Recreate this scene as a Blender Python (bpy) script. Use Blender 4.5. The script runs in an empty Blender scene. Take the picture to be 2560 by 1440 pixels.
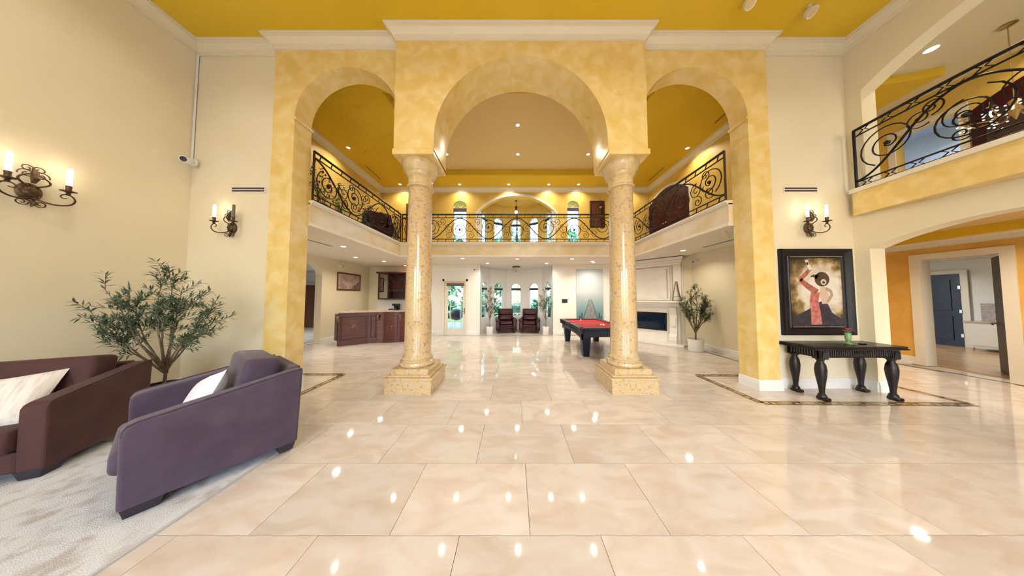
import bpy, bmesh, math, random
from mathutils import Vector, Matrix, Euler
random.seed(7)
sc = bpy.context.scene
COL = sc.collection
PI = math.pi

# ------------------------------------------------------------------ camera, sky, exposure
cam = bpy.data.cameras.new('camera'); cam_o = bpy.data.objects.new('camera', cam); COL.objects.link(cam_o)
cam.sensor_width = 36.0; cam.lens = 550 / 2560 * 36.0; cam.shift_x = -5 / 2560; cam.clip_start = 0.05; cam.clip_end = 300
cam_o.location = (0, 0, 1.556)
cam_o.rotation_euler = (PI / 2 + math.atan(22 / 550), 0, 0)
sc.camera = cam_o

world = bpy.data.worlds.new('sky'); sc.world = world; world.use_nodes = True
wn = world.node_tree; wn.nodes.clear()
sky = wn.nodes.new('ShaderNodeTexSky'); sky.sky_type = 'NISHITA'; sky.sun_disc = False
sky.sun_elevation = math.radians(48); sky.sun_rotation = math.radians(200); sky.dust_density = 1.5
bg = wn.nodes.new('ShaderNodeBackground'); bg.inputs[1].default_value = 1.3
wo = wn.nodes.new('ShaderNodeOutputWorld')
wn.links.new(sky.outputs[0], bg.inputs[0]); wn.links.new(bg.outputs[0], wo.inputs[0])

sun = bpy.data.lights.new('sun', 'SUN'); sun.energy = 3.6; sun.angle = math.radians(1.0); sun.color = (1.0, 0.96, 0.90)
sun_o = bpy.data.objects.new('sun', sun); COL.objects.link(sun_o); sun_o.rotation_euler = (math.radians(27), 0, math.radians(-20))
vs = sc.view_settings
vs.view_transform = 'Standard'; vs.look = 'None'; vs.gamma = 1.0; vs.use_curve_mapping = False
vs.exposure = 0.28
sc.cycles.max_bounces = 4; sc.cycles.diffuse_bounces = 3; sc.cycles.glossy_bounces = 2
sc.cycles.use_light_tree = False; sc.cycles.adaptive_threshold = 0.1; sc.cycles.adaptive_min_samples = 12
sc.cycles.transparent_max_bounces = 8; sc.cycles.transmission_bounces = 3
sc.cycles.sample_clamp_indirect = 6.0
sc.cycles.caustics_reflective = False; sc.cycles.caustics_refractive = False

WARM = (1.0, 0.88, 0.70); SOFT = (1.0, 0.95, 0.88)
P_MAIN, P_HALL, P_LOW = 15.0, 11.5, 11.5

# ------------------------------------------------------------------ helpers
def mat(name, c, rough=0.5, metal=0.0, c2=None, scale=4.0, lo=0.35, hi=0.65, detail=2.0, distort=0.0,
        bump=0.0, bscale=None, emit=None, estr=0.0, alpha=None, spec=None, coat=0.0, sheen=0.0, rnd=False, stretch=None, c3=None):
    m = bpy.data.materials.new(name); m.use_nodes = True
    nt = m.node_tree; b = nt.nodes['Principled BSDF']
    b.inputs['Base Color'].default_value = (*c, 1); b.inputs['Roughness'].default_value = rough
    b.inputs['Metallic'].default_value = metal
    if spec is not None: b.inputs['Specular IOR Level'].default_value = spec
    if coat: b.inputs['Coat Weight'].default_value = coat; b.inputs['Coat Roughness'].default_value = 0.08
    if sheen: b.inputs['Sheen Weight'].default_value = sheen; b.inputs['Sheen Roughness'].default_value = 0.4
    if emit: b.inputs['Emission Color'].default_value = (*emit, 1); b.inputs['Emission Strength'].default_value = estr
    if c2 or bump:
        tc = nt.nodes.new('ShaderNodeTexCoord'); vec = tc.outputs['Object']
        if rnd:
            oi = nt.nodes.new('ShaderNodeObjectInfo'); ml = nt.nodes.new('ShaderNodeMath'); ml.operation = 'MULTIPLY'
            ml.inputs[1].default_value = 57.0; nt.links.new(oi.outputs['Random'], ml.inputs[0])
            va = nt.nodes.new('ShaderNodeVectorMath'); va.operation = 'ADD'
            nt.links.new(vec, va.inputs[0]); nt.links.new(ml.outputs[0], va.inputs[1]); vec = va.outputs[0]
        if stretch:
            mp = nt.nodes.new('ShaderNodeMapping'); mp.inputs['Scale'].default_value = stretch
            nt.links.new(vec, mp.inputs['Vector']); vec = mp.outputs[0]
        nz = nt.nodes.new('ShaderNodeTexNoise'); nz.inputs['Scale'].default_value = scale
        nz.inputs['Detail'].default_value = detail; nz.inputs['Distortion'].default_value = distort
        nt.links.new(vec, nz.inputs['Vector'])
        if c2:
            cr = nt.nodes.new('ShaderNodeValToRGB')
            cr.color_ramp.elements[0].position = lo; cr.color_ramp.elements[0].color = (*c, 1)
            cr.color_ramp.elements[1].position = hi; cr.color_ramp.elements[1].color = (*c2, 1)
            if c3:
                e = cr.color_ramp.elements.new(min(0.98, hi + 0.12)); e.color = (*c3, 1)
            nt.links.new(nz.outputs['Fac'], cr.inputs[0]); out = cr.outputs[0]
            if rnd:
                mr = nt.nodes.new('ShaderNodeMapRange'); mr.inputs['To Min'].default_value = 0.92; mr.inputs['To Max'].default_value = 1.05
                nt.links.new(oi.outputs['Random'], mr.inputs[0])
                vm = nt.nodes.new('ShaderNodeVectorMath'); vm.operation = 'SCALE'
                nt.links.new(out, vm.inputs[0]); nt.links.new(mr.outputs[0], vm.inputs['Scale']); out = vm.outputs[0]
            nt.links.new(out, b.inputs['Base Color'])
        if bump:
            bp = nt.nodes.new('ShaderNodeBump'); bp.inputs['Strength'].default_value = bump; bp.inputs['Distance'].default_value = 0.01
            src = nz
            if bscale:
                src = nt.nodes.new('ShaderNodeTexNoise'); src.inputs['Scale'].default_value = bscale; nt.links.new(vec, src.inputs['Vector'])
            nt.links.new(src.outputs['Fac'], bp.inputs['Height']); nt.links.new(bp.outputs[0], b.inputs['Normal'])
    return m

def glass_mat(name, tint=(0.9, 0.97, 0.97), refl=0.08):
    m = bpy.data.materials.new(name); m.use_nodes = True; nt = m.node_tree; nt.nodes.clear()
    t = nt.nodes.new('ShaderNodeBsdfTransparent'); t.inputs[0].default_value = (*tint, 1)
    g = nt.nodes.new('ShaderNodeBsdfGlossy'); g.inputs['Roughness'].default_value = 0.02
    x = nt.nodes.new('ShaderNodeMixShader'); x.inputs[0].default_value = refl
    o = nt.nodes.new('ShaderNodeOutputMaterial')
    nt.links.new(t.outputs[0], x.inputs[1]); nt.links.new(g.outputs[0], x.inputs[2]); nt.links.new(x.outputs[0], o.inputs[0])
    return m

class MB:
    def __init__(s): s.v = []; s.f = []
    def add(s, vs_, fs):
        n = len(s.v); s.v += [tuple(p) for p in vs_]; s.f += [tuple(i + n for i in q) for q in fs]; return s
    def box(s, x0, x1, y0, y1, z0, z1):
        return s.add([(x0,y0,z0),(x1,y0,z0),(x1,y1,z0),(x0,y1,z0),(x0,y0,z1),(x1,y0,z1),(x1,y1,z1),(x0,y1,z1)],
                     [(3,2,1,0),(4,5,6,7),(0,1,5,4),(1,2,6,5),(2,3,7,6),(3,0,4,7)])
    def hexa(s, lo, hi):   # two matching quads (bottom, top)
        return s.add(list(lo) + list(hi), [(3,2,1,0),(4,5,6,7),(0,1,5,4),(1,2,6,5),(2,3,7,6),(3,0,4,7)])
    def rbox(s, x0, x1, y0, y1, z0, z1, r=0.02, seg=2, M=None):
        bm = bmesh.new(); bmesh.ops.create_cube(bm, size=1)
        for v in bm.verts:
            v.co = Vector(((x0+x1)/2 + v.co.x*(x1-x0), (y0+y1)/2 + v.co.y*(y1-y0), (z0+z1)/2 + v.co.z*(z1-z0)))
        r = min(r, 0.49*min(abs(x1-x0), abs(y1-y0), abs(z1-z0)))
        bmesh.ops.bevel(bm, geom=list(bm.edges), offset=r, segments=seg, affect='EDGES', profile=0.5)
        bm.verts.ensure_lookup_table()
        vs_ = [(M @ v.co if M else v.co) for v in bm.verts]
        fs = [[v.index for v in f.verts] for f in bm.faces]; bm.free()
        return s.add(vs_, fs)
    def extrude(s, outline, fn, a, b):
        """outline: CCW list of 2D points; fn(u, v, w) -> 3D; w from a to b"""
        n = len(outline)
        vs_ = [fn(u, v, a) for u, v in outline] + [fn(u, v, b) for u, v in outline]
        fs = [tuple(range(n)), tuple(range(2*n-1, n-1, -1))] + [(i, i+n, (i+1)%n+n, (i+1)%n) for i in range(n)]
        return s.add(vs_, fs)
    def lathe(s, prof, seg=24, c=(0,0,0), cap=True, a0=0.0, a1=2*PI):
        full = abs(a1 - a0 - 2*PI) < 1e-6; m = seg if full else seg + 1
        vs_ = []
        for r, z in prof:
            for k in range(m):
                a = a0 + (a1-a0)*k/seg
                vs_.append((c[0]+r*math.cos(a), c[1]+r*math.sin(a), c[2]+z))
        fs = []
        for i in range(len(prof)-1):
            for k in range(seg):
                k2 = (k+1) % m
                fs.append((i*m+k, i*m+k2, (i+1)*m+k2, (i+1)*m+k))
        if cap and full:
            fs.append(tuple(reversed(range(m)))); fs.append(tuple(range((len(prof)-1)*m, len(prof)*m)))
        return s.add(vs_, fs)
    def tube(s, pts, r, sides=6, cap=True):
        pts = [Vector(p) for p in pts]; n = len(pts)
        rr = r if isinstance(r, (list, tuple)) else [r]*n
        t0 = (pts[1]-pts[0]).normalized()
        up = Vector((0,0,1)) if abs(t0.z) < 0.9 else Vector((1,0,0))
        nrm = t0.cross(up).normalized(); vs_ = []
        for i, p in enumerate(pts):
            t = (pts[min(i+1,n-1)] - pts[max(i-1,0)])
            if t.length < 1e-9: t = t0.copy()
            t.normalize()
            nrm = nrm - t*nrm.dot(t)
            if nrm.length < 1e-6: nrm = t.orthogonal()
            nrm.normalize(); bi = t.cross(nrm)
            for k in range(sides):
                a = 2*PI*k/sides + PI/4
                vs_.append(p + (nrm*math.cos(a) + bi*math.sin(a))*rr[i])
        fs = [(i*sides+k, i*sides+(k+1)%sides, (i+1)*sides+(k+1)%sides, (i+1)*sides+k) for i in range(n-1) for k in range(sides)]
        if cap: fs += [tuple(reversed(range(sides))), tuple(range((n-1)*sides, n*sides))]
        return s.add(vs_, fs)
    def ball(s, c, r, seg=10, sx=1, sy=1, sz=1):
        prof = [(max(1e-4, math.sin(PI*i/ (seg//2+2))*r), -math.cos(PI*i/(seg//2+2))*r) for i in range(seg//2+3)]
        n = len(s.v); s.lathe(prof, seg, (0,0,0))
        for i in range(n, len(s.v)):
            x, y, z = s.v[i]; s.v[i] = (c[0]+x*sx, c[1]+y*sy, c[2]+z*sz)
        return s
    def xf(s, M):
        s.v = [tuple(M @ Vector(p)) for p in s.v]; return s
    def build(s, name, m, parent=None, smooth=False, kind=None, loc=None):
        me = bpy.data.meshes.new(name); me.from_pydata(s.v, [], s.f); me.validate()
        bm = bmesh.new(); bm.from_mesh(me); bmesh.ops.recalc_face_normals(bm, faces=bm.faces); bm.to_mesh(me); bm.free()
        me.materials.append(m)
        if smooth:
            me.polygons.foreach_set('use_smooth', [True]*len(me.polygons))
            try: me.set_sharp_from_angle(angle=math.radians(38 if smooth is True else smooth))
            except Exception: pass
        o = bpy.data.objects.new(name, me); COL.objects.link(o)
        if parent: o.parent = parent
        if kind: o['kind'] = kind
        if loc: o.location = loc
        return o

def tag(o, label, cat=None, group=None):
    o['label'] = label
    if cat: o['category'] = cat
    if group: o['group'] = group
    return o
def empty(name, loc=(0,0,0), rz=0.0, label=None, cat=None, group=None, kind=None):
    o = bpy.data.objects.new(name, None); COL.objects.link(o); o.location = loc; o.rotation_euler = (0,0,rz)
    if label: tag(o, label, cat, group)
    if kind: o['kind'] = kind
    return o
def struct(name, mb, m, parent=None, smooth=False, label=None):
    o = mb.build(name, m, parent, smooth)
    if not parent: o['kind'] = 'structure'
    if label: o['label'] = label
    return o
def obj(name, mesh_obj, parent, loc=(0,0,0), rot=(0,0,0), scale=(1,1,1)):
    o = mesh_obj.copy(); COL.objects.link(o); o.name = name; o.parent = parent; o.location = loc; o.rotation_euler = rot; o.scale = scale
    return o
XZ = lambda u, v, w: (u, w, v)       # wall facing -Y / +Y
YZ = lambda u, v, w: (w, u, v)       # wall facing +-X
XY = lambda u, v, w: (u, v, w)
def arc(xa, xb, spring, rise, n=28):
    """points from (xa, spring) over the top to (xb, spring): an ellipse / circle arch"""
    c = (xa+xb)/2; r = (xb-xa)/2
    return [(c - r*math.cos(PI*i/n), spring + rise*math.sin(PI*i/n)) for i in range(n+1)]
def seg_arc(xa, xb, spring, rise, n=24):
    w = (xb-xa)/2; R = (w*w + rise*rise)/(2*rise); c = (xa+xb)/2; a = math.asin(w/R)
    return [(c + R*math.sin(-a + 2*a*i/n), spring + rise - R + R*math.cos(-a + 2*a*i/n)) for i in range(n+1)]
def u_shape(x0, x1, z0, z1, arch):
    return [(x0,z0),(arch[0][0],z0)] + list(arch) + [(arch[-1][0],z0),(x1,z0),(x1,z1),(x0,z1)]

# ------------------------------------------------------------------ materials
m_cream = mat('cream_wall', (0.82,0.72,0.52), 0.55, c2=(0.84,0.75,0.56), scale=1.2, spec=0.25)
m_white = mat('white_trim', (0.80,0.74,0.63), 0.45)
m_base = mat('white_baseboard', (0.84,0.82,0.78), 0.4)
m_crown = mat('crown_bounce_tint', (0.78,0.69,0.50), 0.45)  # white crown tinted: yellow bounce from the ceiling is put into the colour
m_white_wall = mat('white_wall', (0.83,0.80,0.76), 0.6, spec=0.2)
m_hall_cream = mat('hall_cream', (0.82,0.74,0.55), 0.55, spec=0.25)
m_vene = mat('yellow_venetian_plaster', (0.76,0.535,0.16), 0.22, c2=(0.84,0.66,0.31), scale=4.5, lo=0.34, hi=0.66, detail=4, distort=0.5, spec=0.45)
m_fascia = mat('pale_gold_plaster', (0.72,0.58,0.34), 0.25, c2=(0.80,0.70,0.52), scale=1.6, lo=0.38, hi=0.6, distort=0.5)
m_ochre = mat('ochre_wall', (0.73,0.49,0.10), 0.45, c2=(0.78,0.56,0.16), scale=3, spec=0.3)
m_orange = mat('orange_wall', (0.72,0.40,0.08), 0.5, c2=(0.78,0.47,0.12), scale=3, distort=1)
m_ceil = mat('mustard_ceiling', (0.73,0.475,0.028), 0.5, c2=(0.76,0.505,0.042), scale=0.8, spec=0.2)
m_tray = mat('tan_ceiling', (0.72,0.53,0.25), 0.5, spec=0.25)
m_low_ceil = mat('pale_ceiling', (0.84,0.78,0.66), 0.6, spec=0.2)
m_tile = mat('travertine', (0.60,0.505,0.415), 0.045, c2=(0.70,0.64,0.58), scale=3.2, lo=0.3, hi=0.62, detail=3, distort=0.9, rnd=True, spec=0.5, stretch=(0.8,1.6,1))
m_grout = mat('grout', (0.45,0.38,0.29), 0.6)
m_marble = mat('breccia_marble', (0.36,0.22,0.09), 0.10, c2=(0.63,0.48,0.30), scale=19, lo=0.24, hi=0.50, detail=5, distort=0.3, c3=(0.62,0.42,0.15), coat=0.5)
m_cap = mat('honey_marble', (0.56,0.40,0.18), 0.14, c2=(0.68,0.52,0.28), scale=9, lo=0.3, hi=0.6)
m_iron = mat('wrought_iron', (0.030,0.018,0.012), 0.45, 0.6)
m_iron_b = mat('black_iron', (0.016,0.014,0.016), 0.4, 0.6)
m_bronze = mat('bronze', (0.09,0.055,0.035), 0.45, 0.75, c2=(0.16,0.10,0.06), scale=30)
m_candle = mat('lit_candle_sleeve', (0.95,0.9,0.8), 0.5, emit=(1,0.9,0.7), estr=5.0)
m_candle_off = mat('dark_candle_sleeve', (0.16,0.15,0.12), 0.5)
m_lens = mat('lamp_lens', (1,1,1), 0.5, emit=(1,0.93,0.80), estr=14.0)
m_purple = mat('plum_velvet', (0.056,0.034,0.060), 0.75, c2=(0.076,0.048,0.080), scale=5, sheen=0.22, detail=3)
m_maroon = mat('maroon_velvet', (0.052,0.015,0.014), 0.75, c2=(0.074,0.022,0.019), scale=4, sheen=0.12)
m_wedge = mat('dark_wood_foot', (0.03,0.022,0.03), 0.4)
m_pillow = mat('pale_linen', (0.80,0.80,0.84), 0.85, c2=(0.70,0.70,0.76), scale=3, stretch=(1,9,1), bump=0.2)
m_pillow2 = mat('ivory_linen', (0.80,0.74,0.68), 0.85, c2=(0.58,0.52,0.48), scale=4, lo=0.45, hi=0.75, stretch=(9,1.2,9), bump=0.2)
m_rug = mat('faded_rug', (0.50,0.47,0.45), 0.95, c2=(0.68,0.70,0.73), scale=7.0, lo=0.34, hi=0.50, detail=6, distort=0.3, bump=0.5, bscale=160)
m_rug_edge = mat('rug_binding', (0.50,0.50,0.53), 0.95)
m_leaf = mat('olive_leaf', (0.045,0.085,0.045), 0.55, c2=(0.13,0.19,0.12), scale=9)
m_leaf2 = mat('olive_leaf_warm', (0.055,0.085,0.035), 0.55, c2=(0.15,0.19,0.09), scale=9)
m_bark = mat('bark', (0.13,0.10,0.065), 0.85, c2=(0.22,0.17,0.12), scale=22)
m_soil = mat('soil', (0.05,0.035,0.025), 0.9)
m_pot_w = mat('white_pot', (0.82,0.80,0.77), 0.5)
m_pot_k = mat('black_pot', (0.02,0.02,0.02), 0.4)
m_cherry = mat('cherry_wood', (0.075,0.013,0.008), 0.33, c2=(0.13,0.026,0.013), scale=3, stretch=(1,1,5))
m_cherry_d = mat('dark_cherry_wood', (0.028,0.009,0.007), 0.42, c2=(0.05,0.014,0.010), scale=4)
m_carve = mat('carved_wood', (0.22,0.11,0.06), 0.4)
m_granite = mat('granite', (0.42,0.30,0.22), 0.15, c2=(0.62,0.48,0.36), scale=40)
m_black = mat('black_lacquer', (0.010,0.009,0.013), 0.3, spec=0.3)
m_ebony = mat('ebony_wood', (0.012,0.009,0.010), 0.3, c2=(0.022,0.016,0.016), scale=8, spec=0.3)
m_cloth = mat('red_felt', (0.36,0.012,0.020), 0.9)
m_navy = mat('blue_black_lacquer', (0.006,0.009,0.026), 0.3, spec=0.3)
m_leather = mat('oxblood_leather', (0.03,0.005,0.007), 0.36, c2=(0.055,0.008,0.009), scale=6, spec=0.3)
m_limestone = mat('limestone', (0.82,0.76,0.68), 0.6, c2=(0.86,0.81,0.75), scale=5)
m_glass = glass_mat('window_glass')
m_clear = glass_mat('clear_glass', (0.80,0.93,0.82), 0.12)
m_fglass = mat('firebox_glass', (0.004,0.010,0.022), 0.06, c2=(0.008,0.028,0.06), scale=6, stretch=(6,6,1))
m_steel = mat('brushed_steel', (0.6,0.6,0.58), 0.3, 0.9)
m_plastic_w = mat('white_plastic', (0.82,0.82,0.82), 0.4)
m_plastic_k = mat('black_plastic', (0.01,0.01,0.012), 0.3)
m_inlay = mat('dark_mosaic', (0.06,0.032,0.014), 0.12)
m_inlay_l = mat('light_mosaic', (0.48,0.34,0.19), 0.12)
m_wood_floor = mat('oak_floor', (0.42,0.24,0.09), 0.2, c2=(0.60,0.38,0.17), scale=2.2, stretch=(5,0.7,1), detail=3)
m_reddoor = mat('mahogany_door', (0.035,0.004,0.006), 0.4, c2=(0.05,0.006,0.008), scale=3, spec=0.2)
m_darkdoor = mat('blue_black_door', (0.010,0.014,0.034), 0.35)
m_walnut = mat('walnut_frame', (0.13,0.045,0.02), 0.4)
m_gold = mat('antique_gold', (0.45,0.30,0.12), 0.35, 0.8)
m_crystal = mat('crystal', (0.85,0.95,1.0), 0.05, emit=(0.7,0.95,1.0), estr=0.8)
m_shade = mat('window_shade', (0.06,0.05,0.055), 0.7)
m_shade_b = mat('brown_shade', (0.17,0.10,0.085), 0.7)
m_grass = mat('lawn', (0.10,0.20,0.05), 0.9, c2=(0.20,0.32,0.10), scale=3)
m_hedge = mat('hedge_leaf', (0.06,0.19,0.10), 0.7, c2=(0.15,0.34,0.20), scale=3)
m_terrace = mat('terrace_stone', (0.62,0.58,0.52), 0.7)
m_bluewall = mat('cool_grey_wall', (0.50,0.55,0.66), 0.6)
m_purpleflower = mat('violet_petal', (0.12,0.03,0.16), 0.6)
m_redflower = mat('red_petal', (0.45,0.02,0.03), 0.6)
m_pink = mat('pink_petal', (0.75,0.12,0.22), 0.6)
m_slot = mat('vent_dark', (0.05,0.045,0.06), 0.6)
m_vent_y = mat('yellow_vent', (0.35,0.22,0.03), 0.6)

for _m in (m_lens, m_candle, m_crystal): _m.cycles.emission_sampling = 'NONE'
# ------------------------------------------------------------------ key dimensions
XL, XR = -5.72, 5.95            # side walls of the front room
YO, YS, YC = 3.82, 3.72, 3.58   # outer wall, side arches, centre block
CE = 6.10                       # ceiling
HL, HR, HB = -5.55, 5.68, 9.05  # upper hall: side walls and back wall
ZS, ZF = 3.36, 2.88             # second floor top, underside
RL, RRX, RB = -3.80, 4.00, 7.25 # balcony edges
YN = -5.5                       # wall behind the camera

# ------------------------------------------------------------------ floor and tiles
fl = struct('floor', MB().box(-14, 9.5, YN-0.2, 9.3, -0.20, -0.012).box(-14, -3.5, 9.3, 11.6, -0.2, -0.012).box(-1.6, 1.8, 9.3, 10.85, -0.2, -0.012), m_grout, label='polished travertine tile floor')
TW, TD = 0.92, 0.62
tile_mesh = MB().box(-TW/2+0.0018, TW/2-0.0018, -TD/2+0.0018, TD/2-0.0018, -0.012, 0.0).build('tile', m_tile, fl)
first = True
for k in range(-3, 12):
    yc = 2.121 + TD*k - TD/2
    off = 0.105 + TW/2 + (0 if k % 2 == 0 else TW/2)
    for j in range(-8, 10):
        xc = off + TW*j
        if xc < -6.6 and yc < 4: continue
        if xc < -7.4 or xc > 9.2: continue
        if xc > 6.1 and yc > 5.6: continue
        if yc > 9.3: continue
        if first: tile_mesh.location = (xc, yc, 0); first = False
        else: obj('tile', tile_mesh, fl, (xc, yc, 0))
rest = MB()
for k in range(-11, -3):
    yc = 2.121 + TD*k - TD/2; off = 0.105 + TW/2 + (0 if k % 2 == 0 else TW/2)
    for j in range(-8, 10):
        xc = off + TW*j
        if -6.6 < xc < 9.4: rest.box(xc-TW/2+0.0018, xc+TW/2-0.0018, yc-TD/2+0.0018, yc+TD/2-0.0018, -0.012, 0)
for x0, x1, y0, y1 in ((-12.5, -7.0, 3.9, 11.6), (-6.9, -1.5, 8.94, 10.2), (-1.5, 1.7, 8.94, 10.7), (-7.0,-6.4,8.4,9.0), (6.6, 9.3, 5.2, 6.2)):
    ny = int((y1-y0)/TD)+1; nx = int((x1-x0)/TW)+1
    for a in range(nx):
        for b in range(ny):
            rest.box(x0+a*TW+0.002, min(x1, x0+(a+1)*TW-0.002), y0+b*TD+0.002, min(y1+0.01, y0+(b+1)*TD-0.002), -0.0125, -0.0008)
r_ = rest.build('tile_field', m_tile, fl, kind='stuff')

def key_strip(parent, p, q, w=0.11, n=None):
    """a flat mosaic band with two border lines and a meander between them"""
    p = Vector((*p, 0)); q = Vector((*q, 0)); L = (q-p).length; d = (q-p)/L; nn = Vector((-d.y, d.x, 0))
    P = lambda u, v: p + d*u + nn*v
    def rect(mb, u0, u1, v0, v1, z):
        mb.add([(*P(u0,v0)[:2],z),(*P(u1,v0)[:2],z),(*P(u1,v1)[:2],z),(*P(u0,v1)[:2],z)], [(0,1,2,3)])
    g = MB(); rect(g, 0, L, -w/2, w/2, 0.0012); g.build('mosaic_band', m_inlay_l, parent)
    k = MB()
    rect(k, 0, L, -w/2, -w/2+0.016, 0.0020); rect(k, 0, L, w/2-0.016, w/2, 0.0020)
    n = max(1, int(L/0.30)); s = L/n
    for i in range(n):
        u = i*s
        rect(k, u+0.05*s, u+0.40*s, -0.026, -0.012, 0.0020); rect(k, u+0.33*s, u+0.40*s, -0.026, 0.026, 0.0020)
        rect(k, u+0.33*s, u+0.90*s, 0.012, 0.026, 0.0020); rect(k, u+0.60*s, u+0.67*s, -0.026, 0.012, 0.0020)
        rect(k, u+0.60*s, u+0.97*s, -0.026, -0.014, 0.0020)
    k.build('mosaic_key', m_inlay, parent)
e = empty('floor_inlay', kind='structure'); e['label'] = 'dark mosaic border framing the pier and console table'
key_strip(e, (3.63,4.42), (3.63,3.29)); key_strip(e, (3.63,3.29), (6.62,3.24)); key_strip(e, (6.62,3.24), (6.62,3.95)); key_strip(e, (3.63,4.42), (5.6,4.42))
e2 = empty('floor_inlay', kind='structure'); e2['label'] = 'dark mosaic border beside the purple armchair'
key_strip(e2, (-3.42,3.29), (-3.42,4.48)); key_strip(e2, (-5.6,4.48), (-3.42,4.48)); key_strip(e2, (-5.6,3.29), (-3.42,3.29))
def floor_line(p, q, w=0.06):
    o = MB(); p = Vector((*p,0)); q = Vector((*q,0)); d = (q-p).normalized(); n = Vector((-d.y,d.x,0))*w/2
    o.add([(*(p+n)[:2],0.0015),(*(q+n)[:2],0.0015),(*(q-n)[:2],0.0015),(*(p-n)[:2],0.0015)], [(0,1,2,3)])
    o.build('dark_border', m_inlay, fl)
floor_line((5.42,4.5),(5.42,6.7)); floor_line((8.95,2.6),(8.95,5.6)); floor_line((-3.0,8.86),(1.6,8.86), 0.05)

# ------------------------------------------------------------------ front room shell
struct('ceiling', MB().box(XL-0.3, XR+0.3, YN-0.2, YS+0.30, CE, CE+0.15), m_ceil, label='mustard painted ceiling')
struct('wall_left', MB().box(XL-0.25, XL, YN, YO+0.25, 0, CE), m_cream, label='tall cream wall behind the armchairs')
struct('wall_front_left', MB().box(XL, -4.21, YO, YO+0.24, 0, CE), m_cream)
struct('wall_front_right', MB().box(4.44, XR+0.25, YO, YO+0.24, 0, CE), m_cream)
# the side arches, and the centre block with the large arch
aL = arc(-3.83, -2.012, 4.70, 0.905, 40); aR = arc(2.238, 4.08, 4.70, 0.905, 40)
ol = [(-4.21,0),(-3.83,0)] + aL + [(-2.012,CE),(-4.21,CE)]
struct('wall_arch_left', MB().extrude(ol, XZ, YS, YS+0.32), m_vene, smooth=30)
orr = [(4.44,0),(4.44,CE),(2.238,CE)] + aR + [(4.08,0)]
struct('wall_arch_right', MB().extrude(orr, XZ, YS, YS+0.32), m_vene, smooth=30)
aC = arc(-1.345, 1.57, 4.20, 1.455, 56)
oc = [(-2.012,3.99),(-1.345,3.99)] + aC + [(1.57,3.99),(2.238,3.99),(2.238,CE),(-2.012,CE)]
struct('wall_arch_centre', MB().extrude(oc, XZ, YC, YC+0.66), m_vene, smooth=30)
for xa, xb in ((-3.845, -3.80), (4.05, 4.095)):
    struct('trim_impost', MB().rbox(xa, xb, YS-0.012, YS+0.335, 4.655, 4.70, 0.008), m_vene)
# right wall with its two segmental openings
lo_arch = seg_arc(1.55, 3.65, 2.36, 0.25); up_arch = seg_arc(0.75, 3.64, 5.10, 0.42)
struct('wall_right', MB().extrude(u_shape(YN, YO, 0, 2.94, lo_arch), YZ, XR, XR+0.25), m_cream, label='cream wall with arched opening behind the console table')
struct('wall_right_upper', MB().extrude(u_shape(YN, YO, 3.36, CE, up_arch), YZ, XR, XR+0.25), m_cream)
struct('wall_right_band', MB().box(XR, XR+0.25, YN, YO, 2.94, 3.36), m_cream)
# the wall behind the camera, with three tall windows
segs = [(-5.72,-5.0),(-2.2,-1.35),(1.45,2.3),(5.1,5.95)]
for a, b in segs: struct('wall_back_pier', MB().box(a, b, YN-0.25, YN, 0.35, 3.35), m_cream)
struct('wall_back_sill', MB().box(XL, XR, YN-0.25, YN, 0, 0.35), m_cream)
struct('wall_back_lintel', MB().box(XL, -1.35, YN-0.25, YN, 3.35, CE).box(1.45, XR, YN-0.25, YN, 3.35, CE).box(-1.35, 1.45, YN-0.25, YN, 5.3, CE), m_cream)
for i, (a, b) in enumerate(((-5.0,-2.2),(-1.35,1.45),(2.3,5.1))):
    w = empty('window_%d' % (i+1), (a, YN-0.13, 0.35), kind='structure'); w['label'] = 'tall window in the wall behind the seating'
    hh = 4.95 if i == 1 else 3.0
    f = MB(); f.box(0,0.06,-0.04,0.04,0,hh).box(2.74,2.8,-0.04,0.04,0,hh).box(0.06,2.74,-0.04,0.04,0,0.06).box(0.06,2.74,-0.04,0.04,hh-0.06,hh)
    f.box(0.90,0.95,-0.03,0.03,0.06,hh-0.06).box(1.85,1.90,-0.03,0.03,0.06,hh-0.06); f.build('window_frame', m_white, w)

# crown mouldings: profile swept around a polyline in plan (mitred)
CROWN = [(0,-0.19),(0.012,-0.19),(0.012,-0.165),(0.035,-0.155),(0.045,-0.12),(0.075,-0.085),(0.10,-0.05),(0.135,-0.04),(0.135,-0.02),(0.15,-0.015),(0.15,0),(0,0)]
BASE = [(0,0),(0.022,0),(0.022,0.115),(0.016,0.13),(0.016,0.15),(0.008,0.168),(0,0.172)]
def sweep(name, path, prof, z, m, sc_=1.0, parent=None):
    """path runs with the room on its LEFT; the profile projects to the left"""
    n = len(path); offs = []
    for i in range(n):
        p = Vector(path[i])
        d1 = (p - Vector(path[i-1])).normalized() if i > 0 else None
        d2 = (Vector(path[i+1]) - p).normalized() if i < n-1 else None
        if d1 is None: d1 = d2
        if d2 is None: d2 = d1
        n1 = Vector((-d1.y, d1.x)); n2 = Vector((-d2.y, d2.x)); b = (n1+n2)
        b = b / max(0.2, b.dot(n1)) if b.length > 1e-6 else n1
        offs.append(b)
    mb = MB(); k = len(prof); vs_ = []
    for i in range(n):
        for u, v in prof: vs_.append((path[i][0]+offs[i].x*u*sc_, path[i][1]+offs[i].y*u*sc_, z+v*sc_))
    fs = [(i*k+j, i*k+(j+1)%k, (i+1)*k+(j+1)%k, (i+1)*k+j) for i in range(n-1) for j in range(k)]
    fs += [tuple(range(k)), tuple(reversed(range((n-1)*k, n*k)))]
    return struct(name, mb.add(vs_, fs), m, parent)
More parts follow.
